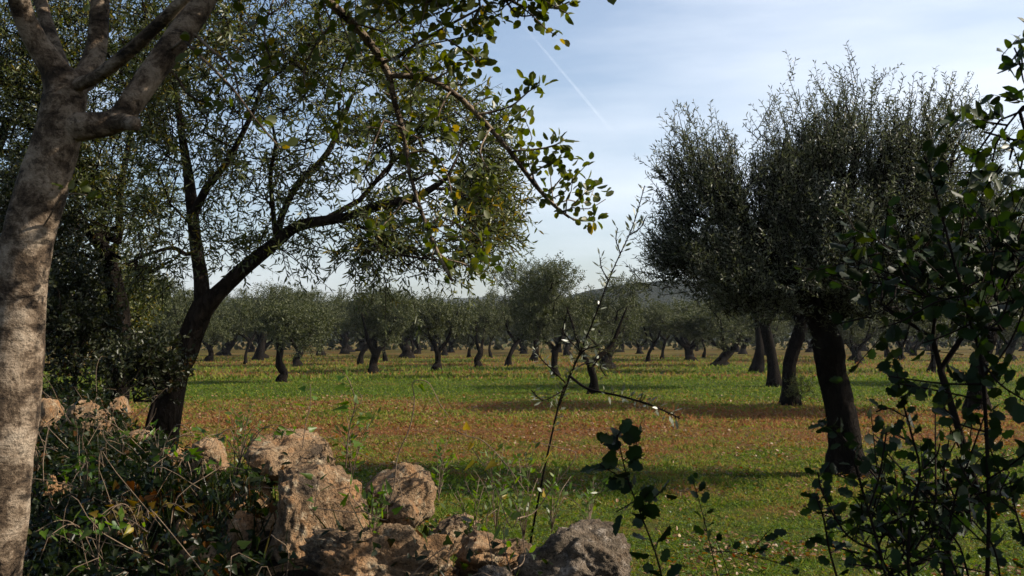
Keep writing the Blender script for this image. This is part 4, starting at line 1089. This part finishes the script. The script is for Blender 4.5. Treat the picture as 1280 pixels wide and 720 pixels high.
# crown above the frame, its last dense lobe added to shade the upper trunk
T = in_lobes([(W(60, -330, 3.3), (.95, .8, .5), 120), (W(330, -300, 3.4), (.8, .8, .45), 90), (W(-200, -150, 3.3), (.7, .8, .5), 80), (W(520, -110, 3.5), (.75, .5, .26), 210)], r7, .1, 2, 1)
tips = sk.grow(T, .2, .08, first=la[8], r=r7)
mb = MB(); sk.mesh(mb, .0016, 2.5, rough=.09, rmax_pipe=.03)
lm = MB(); td, tp = tip_dirs(sk, tips)
spray(lm, mb, tp, td, 2, .22, 9, .05, .034, T_OVAL, r7, up=.1, stick=.004)
P = np.array(sk.p)
for ids in tw:
    n = len(ids)
    Q = P[ids]
    k = np.arange(n)
    w = np.clip((k / n), .15, 1)
    cnt_ = np.maximum((w * 6.0).astype(int), 1); cnt_[-1] = 9
    if n < 7: cnt_ = np.maximum(cnt_ // 2, 1)
    if P[ids[0]][1] < 3.5: cnt_ = np.maximum(cnt_ // 2, 1)
    idx = np.repeat(k, cnt_)
    B = Q[idx] + r7.normal(size=(len(idx), 3)) * .012
    tan = nrm(Q[-1] - Q[0])
    DD = rdir(len(idx), r7) + tan * .5 + np.array([0, 0, .35])
    pos = B + nrm(DD) * (r7.random(len(idx)) * .035)[:, None]
    leaves(lm, T_OVAL, pos, DD, rdir(len(idx), r7) + np.array([0, -.3, .6]), .042 * (.6 + .6 * r7.random(len(idx))), .026 * (.7 + .5 * r7.random(len(idx))))
# a scatter of leaves along the long arching branches
for ids, step in ((hb, 3), (h1, 2), (hd, 2), (he, 3), (hc, 1)):
    Q = P[ids]; idx = np.repeat(np.arange(len(ids)), step)
    DD = rdir(len(idx), r7); leaves(lm, T_OVAL, Q[idx] + nrm(DD) * .02, DD, rdir(len(idx), r7) + np.array([0, 0, .6]), .036, .022)
finish_tree(root, sk, mb, M_BARK_CA, lm, M_CAROB)

# ------------------------------------------------------------------ carob at the right, just outside the frame, one branch reaching in
r8 = np.random.default_rng(88)
gz = float(ground_z(3.3, 1.8))
root = empty('carob_tree', (3.3, 1.8, gz - .03), 'dark leafy branch of a tree reaching in at the top right edge', 'carob tree')
sk = Skeleton()
tr = sk.limb([(3.3, 1.8, gz - .1, .16), (3.25, 1.8, 1.0, .13), (3.15, 1.85, 1.9, .12)], -1, 4)
br = sk.limb([(2.9, 2.2, 2.3, .05), (2.4, 2.7, 2.5, .03), (1.95, 2.98, 2.6, .018), (1.62, 3.03, 2.60, .008)], tr[-1])
t_in = [W(px, py, 3.05 + .15 * math.sin(px)) for px, py in [(1215, 150), (1230, 165), (1222, 190), (1240, 205), (1262, 200), (1268, 175), (1250, 150), (1275, 140), (1268, 60), (1278, 85), (1276, 55), (1245, 180), (1275, 215)]]
tipi = sk.grow(np.array(t_in), .06, .1, first=br[4], r=r8)
T = in_lobes([((3.1, 1.6, 3.3), (1.0, .7, .8), 240), ((2.3, 1.6, 2.75), (.7, .55, .5), 150), ((3.6, 1.2, 2.8), (.8, .8, .7), 80)], r8, .1, 2, 4)
T = T[T[:, 1] < 2.45]
T = T[(T[:, 0] / np.maximum(T[:, 1], .1) > .58)]
tips = sk.grow(T, .25, .08, first=tr[-4], r=r8)
mb = MB(); sk.mesh(mb, .003, 2.4); lm = MB()
td, tp = tip_dirs(sk, tips); spray(lm, mb, tp, td, 3, .25, 10, .055, .036, T_OVAL, r8, up=.2, stick=.004)
td, tp = tip_dirs(sk, tipi); spray(lm, mb, tp, td, 2, .07, 5, .046, .028, T_OVAL, r8, up=.3, spreadv=.9, stick=.003)
M_CAROB_D = leaf_mat('dark_carob_leaf', (0.0096, 0.0216, 0.0048), (0.0264, 0.0408, 0.0072), (0.0360, 0.0480, 0.0179), 0.3, 0.35)
finish_tree(root, sk, mb, M_BARK_DK, lm, M_CAROB_D)

# ------------------------------------------------------------------ plants in front
def plant(name, label, cat, stems, mat, twigmat, seed, tpl, leafl, leafw, dens, group=None, r0=.004, jit=.01, start=.15, extra=(), up=.3, facing=0.5):
    """stems: lists of (px, py, depth); leaves are set along each stem from `start` on"""
    r = np.random.default_rng(seed)
    lo = W(*stems[0][0]); root = empty(name, lo, label, cat, group)
    mb = MB(); lm = MB(); allp = []
    for st in stems:
        st3 = [W(*q) for q in st]
        if allp:
            A_ = np.concatenate(allp); dd_ = np.linalg.norm(A_ - st3[0], axis=1)
            if dd_.min() > .002: st3 = [A_[dd_.argmin()]] + st3
        P = smooth_path(st3, 5); n = len(P); allp.append(P)
        ln = np.linalg.norm(P[-1] - P[0])
        tube(mb, P, np.linspace(r0 * min(1, .4 + ln), r0 * .35, n), 6)
        k = max(2, int(ln * dens * (1 - start))); t = start + (1 - start) * (np.arange(k) + r.random(k)) / k
        idx = np.clip((t * (n - 1)).astype(int), 0, n - 2); fr = (t * (n - 1) - idx)[:, None]
        B = P[idx] * (1 - fr) + P[np.minimum(idx + 1, n - 1)] * fr
        tan = nrm(P[idx + 1] - P[idx])
        DD = nrm(np.cross(tan, r.normal(size=(k, 3)))) + tan * .5 + np.array([0, 0, up]) * .5 + r.normal(size=(k, 3)) * .2
        DD = nrm(DD); pet = leafl * .35
        leaves(mb, T_STICK, B, DD, rdir(k, r), pet, r0 * .35)
        N = rdir(k, r) + np.array([0, -facing, .4])
        leaves(lm, tpl, B + DD * pet, DD, N, leafl * (.55 + .65 * r.random(k)), leafw * (.55 + .65 * r.random(k)))
    o = np.array(root.location)
    link('stems', mb.mesh('stems', o, True), twigmat, root); link('leaves', lm.mesh('leaves', o), mat, root)
    return root

# wild olive sapling in the middle
plant('sapling', 'slender wild olive sapling in the middle with silvery side twigs, its top against the sky', 'sapling',
      [[(655, 745, 3.6), (660, 700, 3.6), (668, 650, 3.6), (683, 575, 3.6), (700, 500, 3.6), (712, 470, 3.6), (738, 410, 3.55), (765, 340, 3.5), (790, 285, 3.45), (806, 232, 3.4)],
       [(700, 505, 3.6), (715, 465, 3.6), (728, 440, 3.5), (748, 432, 3.4)],
       [(708, 480, 3.6), (690, 462, 3.5), (676, 448, 3.4), (668, 432, 3.4)],
       [(712, 470, 3.6), (735, 486, 3.4), (775, 495, 3.2), (815, 507, 3.1), (850, 523, 3.0)],
       [(716, 462, 3.6), (742, 452, 3.7), (757, 470, 3.8)], [(704, 488, 3.6), (680, 500, 3.5), (664, 488, 3.4)],
       [(726, 440, 3.6), (712, 425, 3.6), (700, 410, 3.6)], [(735, 420, 3.6), (750, 440, 3.6), (742, 458, 3.6)],
       [(760, 350, 3.5), (752, 335, 3.4), (750, 322, 3.4)], [(785, 295, 3.45), (800, 285, 3.4), (808, 270, 3.4)], [(775, 315, 3.5), (770, 300, 3.5), (772, 285, 3.5)]],
      leaf_mat('silvery_sapling_leaf', (.03, .04, .015), (.075, .085, .04), (.16, .17, .12), .3, .35, spec=.4), M_TWIG_DK, 401, T_OLIVE, .030, .0085, 130, r0=.0050, start=.38, up=.5)
# smilax vines with heart leaves
VG = 'thin climbing vines growing out of the wall'
plant('vine', 'dark leaved climbing vine standing up left of the orange rock', 'vine', [[(432, 585, 3.6), (436, 540, 3.55), (444, 505, 3.5), (438, 480, 3.5), (430, 466, 3.5)], [(440, 520, 3.5), (452, 500, 3.5), (447, 488, 3.5)]], M_VINE, M_TWIG, 411, T_HEART, 0.054, 0.031, 30, VG, r0=.0032, up=-1.0)
plant('vine', 'bare reddish vine arching over the orange rock', 'vine', [[(478, 645, 3.2), (492, 610, 3.2), (497, 570, 3.2), (512, 535, 3.2), (518, 500, 3.2), (516, 478, 3.2), (535, 478, 3.2), (550, 505, 3.2), (562, 522, 3.2)]], M_VINE, M_TWIG, 412, T_HEART, .036, .02, 12, VG, r0=.0032, start=.5, up=-1.0)
plant('vine', 'yellow leaved vine leaning up from the weeds right of the orange rock', 'vine', [[(655, 612, 3.2), (632, 580, 3.2), (605, 552, 3.2), (585, 545, 3.2), (560, 535, 3.2)], [(640, 660, 3.2), (618, 605, 3.2), (600, 575, 3.2), (590, 560, 3.2)], [(668, 640, 3.3), (690, 610, 3.3), (720, 570, 3.3), (700, 560, 3.3), (665, 552, 3.3)]],
      leaf_mat('yellow_vine_leaf', (.13, .12, .01), (.26, .18, .015), (.15, .12, .02), .5, .4), M_TWIG, 413, T_HEART, 0.043, 0.024, 17, VG, r0=.0032, start=.3, up=-1.0)
plant('vine', 'short leafy vine stem standing just left of the largest block', 'vine', [[(378, 560, 3.7), (382, 530, 3.7), (388, 505, 3.7), (388, 480, 3.7)]], M_VINE, M_TWIG, 414, T_HEART, 0.048, 0.026, 30, VG, r0=.0032, up=-.6)
plant('vine', 'small green vine on the face of the largest block', 'vine', [[(392, 645, 3.05), (395, 620, 3.02), (398, 598, 3.0)], [(450, 640, 3.05), (440, 622, 3.05), (436, 610, 3.05)], [(482, 650, 3.0), (484, 630, 3.0), (490, 622, 3)]], M_VINE, M_TWIG, 415, T_HEART, .045, .018, 60, VG, r0=.0032, up=.2)
plant('vine', 'green leaved weed in front of the flat grey rock, on its left', 'vine', [[(640, 720, 2.9), (632, 690, 2.9), (630, 660, 2.9), (640, 640, 2.9)], [(620, 720, 2.9), (612, 680, 2.9), (608, 650, 2.9), (618, 620, 2.9)], [(655, 700, 3), (652, 660, 3), (645, 630, 3)]], M_VINE, M_TWIG, 416, T_OLIVE, 0.060, 0.017, 40, VG, r0=.0032, up=.4)
for k, (px, py, dd, lab) in enumerate([(110, 600, 3.9, 'leafy vine spilling over the dark bank nearest the pale trunk'), (180, 660, 3.4, 'yellowing vine tangle near the bottom left corner'), (250, 600, 3.9, 'broad leaved vine below the sunlit pointed rock'),
                                       (300, 560, 4.0, 'vine with long pointed leaves beside the brown rock'), (120, 680, 3.2, 'vine at the bottom edge just right of the pale trunk'), (200, 560, 4.6, 'vine trailing below the split rock')]):
    st = []
    for q in range(5):
        a = rf.uniform(-60, 60); h_ = rf.uniform(25, 60)
        st.append([(px + rf.uniform(-10, 10), py + 30, dd), (px + a * .4, py - h_ * .4, dd - .05), (px + a * .8, py - h_ * .6, dd - .1), (px + a * 1.3, py - h_ * .3, dd - .15)])
    plant('vine', lab, 'vine', st, M_VINE if k != 1 else leaf_mat('ageing_vine_leaf', (.06, .06, .008), (.12, .07, .012), (.08, .06, .02), .4, .4), M_TWIG, 420 + k, T_HEART, .042, .024, 32, VG, r0=.0032, up=-.5)
# backlit weeds along the top of the wall
WG = 'weeds growing along the top of the wall'
for k, (px, py, dd, hh_, lab) in enumerate([(590, 668, 3.3, 75, 'weed with upright stems between the orange rock and the jagged one'), (655, 650, 3.3, 95, 'tallest green weed on the wall, just left of the flat grey rock'),
                                            (690, 640, 3.6, 60, 'small weed behind the flat grey rock'), (620, 640, 3.5, 90, 'weed with yellowing leaves right of the orange rock'), (548, 600, 4.0, 55, 'little weed behind the orange two humped rock'),
                                            (440, 575, 4.0, 60, 'weed behind the largest block, against the brown field'), (300, 560, 4.3, 55, 'weed left of the brown rock'), (465, 655, 3.05, 45, 'weed growing in front of the largest block'), (735, 640, 3.4, 40, 'short weed on top of the flat grey rock')]):
    st = [[(px, py + 25, dd), (px + rf.uniform(-6, 6), py - hh_ * .4, dd), (px + rf.uniform(-16, 16), py - hh_ * .9, dd)]]
    for q in range(6):
        a = rf.uniform(-34, 34); h_ = hh_ * rf.uniform(.4, 1)
        st.append([(px, py + 22, dd), (px + a * .4, py - h_ * .45, dd + rf.uniform(-.08, .08)), (px + a, py - h_ * .95, dd + rf.uniform(-.14, .14))])
    plant('weed', lab, 'weed', st, M_VINE, M_TWIG, 460 + k, T_OLIVE, .034, .011, 62, WG, r0=.0025, start=.1, up=.5)

# dark sprout near the camera, centre right
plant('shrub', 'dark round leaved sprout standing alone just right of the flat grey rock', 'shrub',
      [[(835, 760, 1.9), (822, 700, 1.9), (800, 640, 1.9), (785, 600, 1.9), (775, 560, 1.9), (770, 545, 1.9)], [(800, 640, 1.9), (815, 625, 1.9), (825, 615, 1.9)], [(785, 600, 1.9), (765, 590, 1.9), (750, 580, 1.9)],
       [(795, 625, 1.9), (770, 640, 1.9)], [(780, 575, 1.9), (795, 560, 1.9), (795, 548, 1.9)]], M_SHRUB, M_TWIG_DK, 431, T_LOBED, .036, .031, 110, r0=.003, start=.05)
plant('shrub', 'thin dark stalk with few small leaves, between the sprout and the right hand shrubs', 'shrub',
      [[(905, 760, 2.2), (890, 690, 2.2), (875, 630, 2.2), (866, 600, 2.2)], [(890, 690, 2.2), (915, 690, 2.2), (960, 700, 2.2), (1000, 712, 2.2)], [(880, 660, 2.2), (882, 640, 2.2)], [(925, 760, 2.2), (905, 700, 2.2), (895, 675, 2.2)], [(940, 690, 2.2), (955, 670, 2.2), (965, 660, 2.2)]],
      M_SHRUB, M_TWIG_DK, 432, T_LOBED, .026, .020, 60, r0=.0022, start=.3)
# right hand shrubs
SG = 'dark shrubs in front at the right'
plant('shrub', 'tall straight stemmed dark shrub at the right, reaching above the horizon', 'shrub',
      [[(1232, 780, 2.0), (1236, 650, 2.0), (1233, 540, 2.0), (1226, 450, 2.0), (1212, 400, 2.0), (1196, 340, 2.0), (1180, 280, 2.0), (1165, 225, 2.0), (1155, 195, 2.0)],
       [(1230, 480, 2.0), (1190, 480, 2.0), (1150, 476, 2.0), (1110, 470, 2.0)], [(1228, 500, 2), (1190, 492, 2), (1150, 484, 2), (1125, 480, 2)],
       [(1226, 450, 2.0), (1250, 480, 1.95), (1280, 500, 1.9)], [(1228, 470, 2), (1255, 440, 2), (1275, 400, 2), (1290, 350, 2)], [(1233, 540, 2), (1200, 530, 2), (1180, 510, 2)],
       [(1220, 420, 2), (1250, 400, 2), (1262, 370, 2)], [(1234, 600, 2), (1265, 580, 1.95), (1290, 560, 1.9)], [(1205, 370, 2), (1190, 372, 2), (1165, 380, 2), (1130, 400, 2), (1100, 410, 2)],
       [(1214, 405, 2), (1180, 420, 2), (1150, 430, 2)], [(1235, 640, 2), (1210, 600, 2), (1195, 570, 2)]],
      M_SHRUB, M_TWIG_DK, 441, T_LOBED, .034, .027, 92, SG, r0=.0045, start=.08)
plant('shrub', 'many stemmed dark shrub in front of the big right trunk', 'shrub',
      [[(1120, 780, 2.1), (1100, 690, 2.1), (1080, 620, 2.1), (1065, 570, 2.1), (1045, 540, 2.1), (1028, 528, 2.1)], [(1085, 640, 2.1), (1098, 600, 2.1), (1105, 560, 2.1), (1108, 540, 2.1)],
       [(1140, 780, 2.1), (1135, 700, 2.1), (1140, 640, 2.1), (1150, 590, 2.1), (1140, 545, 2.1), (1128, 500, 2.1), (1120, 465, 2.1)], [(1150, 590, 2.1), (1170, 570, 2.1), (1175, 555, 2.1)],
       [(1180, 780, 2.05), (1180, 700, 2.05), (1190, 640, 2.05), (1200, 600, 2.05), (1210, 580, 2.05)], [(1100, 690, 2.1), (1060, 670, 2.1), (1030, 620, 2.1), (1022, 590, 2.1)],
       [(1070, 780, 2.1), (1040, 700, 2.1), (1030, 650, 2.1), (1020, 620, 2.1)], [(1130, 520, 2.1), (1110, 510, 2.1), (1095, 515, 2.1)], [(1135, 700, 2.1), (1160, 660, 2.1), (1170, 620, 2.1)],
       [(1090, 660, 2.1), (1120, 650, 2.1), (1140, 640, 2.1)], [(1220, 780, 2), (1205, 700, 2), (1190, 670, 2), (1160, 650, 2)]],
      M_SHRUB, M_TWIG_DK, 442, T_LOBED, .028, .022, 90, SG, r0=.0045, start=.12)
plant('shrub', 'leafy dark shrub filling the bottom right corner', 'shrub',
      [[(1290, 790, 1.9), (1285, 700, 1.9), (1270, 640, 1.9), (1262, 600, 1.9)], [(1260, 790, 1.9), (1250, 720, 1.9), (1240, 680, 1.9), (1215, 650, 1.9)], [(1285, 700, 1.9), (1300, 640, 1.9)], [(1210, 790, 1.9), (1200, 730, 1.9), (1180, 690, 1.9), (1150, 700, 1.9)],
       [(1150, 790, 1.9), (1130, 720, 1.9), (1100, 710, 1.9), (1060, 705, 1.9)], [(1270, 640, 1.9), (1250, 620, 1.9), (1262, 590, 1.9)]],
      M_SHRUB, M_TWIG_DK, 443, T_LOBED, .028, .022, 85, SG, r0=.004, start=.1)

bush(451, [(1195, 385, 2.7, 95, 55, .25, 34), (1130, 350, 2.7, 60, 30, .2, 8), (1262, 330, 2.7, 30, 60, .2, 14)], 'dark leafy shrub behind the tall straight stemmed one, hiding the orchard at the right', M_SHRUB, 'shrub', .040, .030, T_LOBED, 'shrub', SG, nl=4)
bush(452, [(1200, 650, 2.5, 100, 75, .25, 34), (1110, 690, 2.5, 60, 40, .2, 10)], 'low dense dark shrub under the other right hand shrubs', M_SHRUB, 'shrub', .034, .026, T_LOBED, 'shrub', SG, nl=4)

# ------------------------------------------------------------------ the air
hz, nt = new_mat('thin_haze'); out = nd(nt, 'OutputMaterial')
pv = nd(nt, 'VolumePrincipled'); pv.inputs['Color'].default_value = (.80, .88, 1, 1)
pv.inputs['Density'].default_value = 0.00011; pv.inputs['Anisotropy'].default_value = 0.2
nt.links.new(pv.outputs[0], out.inputs['Volume'])
mb = MB(); x0, x1, y0, y1, z0, z1 = -2500, 2500, -500, 2800, -1.2, 135
mb.add(np.array([[a, b, c] for c in (z0, z1) for b in (y0, y1) for a in (x0, x1)]), np.array([[0, 2, 3, 1], [4, 5, 7, 6], [0, 1, 5, 4], [2, 6, 7, 3], [0, 4, 6, 2], [1, 3, 7, 5]]))
tag(link('haze', mb.mesh('haze'), hz), kind='stuff')

# ------------------------------------------------------------------ contrail
m, nt = new_mat('contrail_vapour'); out = nd(nt, 'OutputMaterial')
df = nd(nt, 'BsdfDiffuse'); df.inputs['Color'].default_value = (.95, .95, .95, 1)
tl = nd(nt, 'BsdfTranslucent'); tl.inputs['Color'].default_value = (.95, .95, .95, 1)
a_ = nd(nt, 'AddShader'); t_ = nd(nt, 'BsdfTransparent'); ms = nd(nt, 'MixShader'); tcn = nd(nt, 'TexCoord'); sp = nd(nt, 'SeparateXYZ'); nt.links.new(tcn.outputs['Generated'], sp.inputs[0])
fr = nd(nt, 'ValToRGB'); e = fr.color_ramp.elements; e[0].position = 0; e[0].color = (0, 0, 0, 1); e[1].position = 1; e[1].color = (0, 0, 0, 1)
for pos, v in ((.12, .02), (.4, .036), (.7, .030), (.9, .012)):
    k = e.new(pos); k.color = (v, v, v, 1)
nt.links.new(sp.outputs['X'], fr.inputs['Fac'])
nzc = nd(nt, 'TexNoise', Scale=14.0, Detail=4.0); nt.links.new(tcn.outputs['Generated'], nzc.inputs['Vector'])
mlc = nd(nt, 'Math', operation='MULTIPLY'); nt.links.new(fr.outputs['Color'], mlc.inputs[0])
mlr = nd(nt, 'MapRange'); mlr.inputs['From Min'].default_value = .3; mlr.inputs['From Max'].default_value = .6; mlr.inputs['To Min'].default_value = .4; nt.links.new(nzc.outputs['Fac'], mlr.inputs['Value'])
nt.links.new(mlr.outputs['Result'], mlc.inputs[1]); nt.links.new(mlc.outputs[0], ms.inputs['Fac'])
nt.links.new(df.outputs[0], a_.inputs[0]); nt.links.new(tl.outputs[0], a_.inputs[1])
nt.links.new(t_.outputs[0], ms.inputs[1]); nt.links.new(a_.outputs[0], ms.inputs[2]); nt.links.new(ms.outputs[0], out.inputs['Surface'])
mb = MB(); P = smooth_path([W(640, 15, 9000), W(705, 92, 9800), W(775, 176, 10800)], 14)
w = np.linspace(6, 12, len(P)); w[0] = 1; w[-1] = 1
tube(mb, P, w, 10)
tag(link('contrail', mb.mesh('contrail', smooth=True), m), 'thin white aircraft vapour trail slanting down across the blue sky', 'contrail')
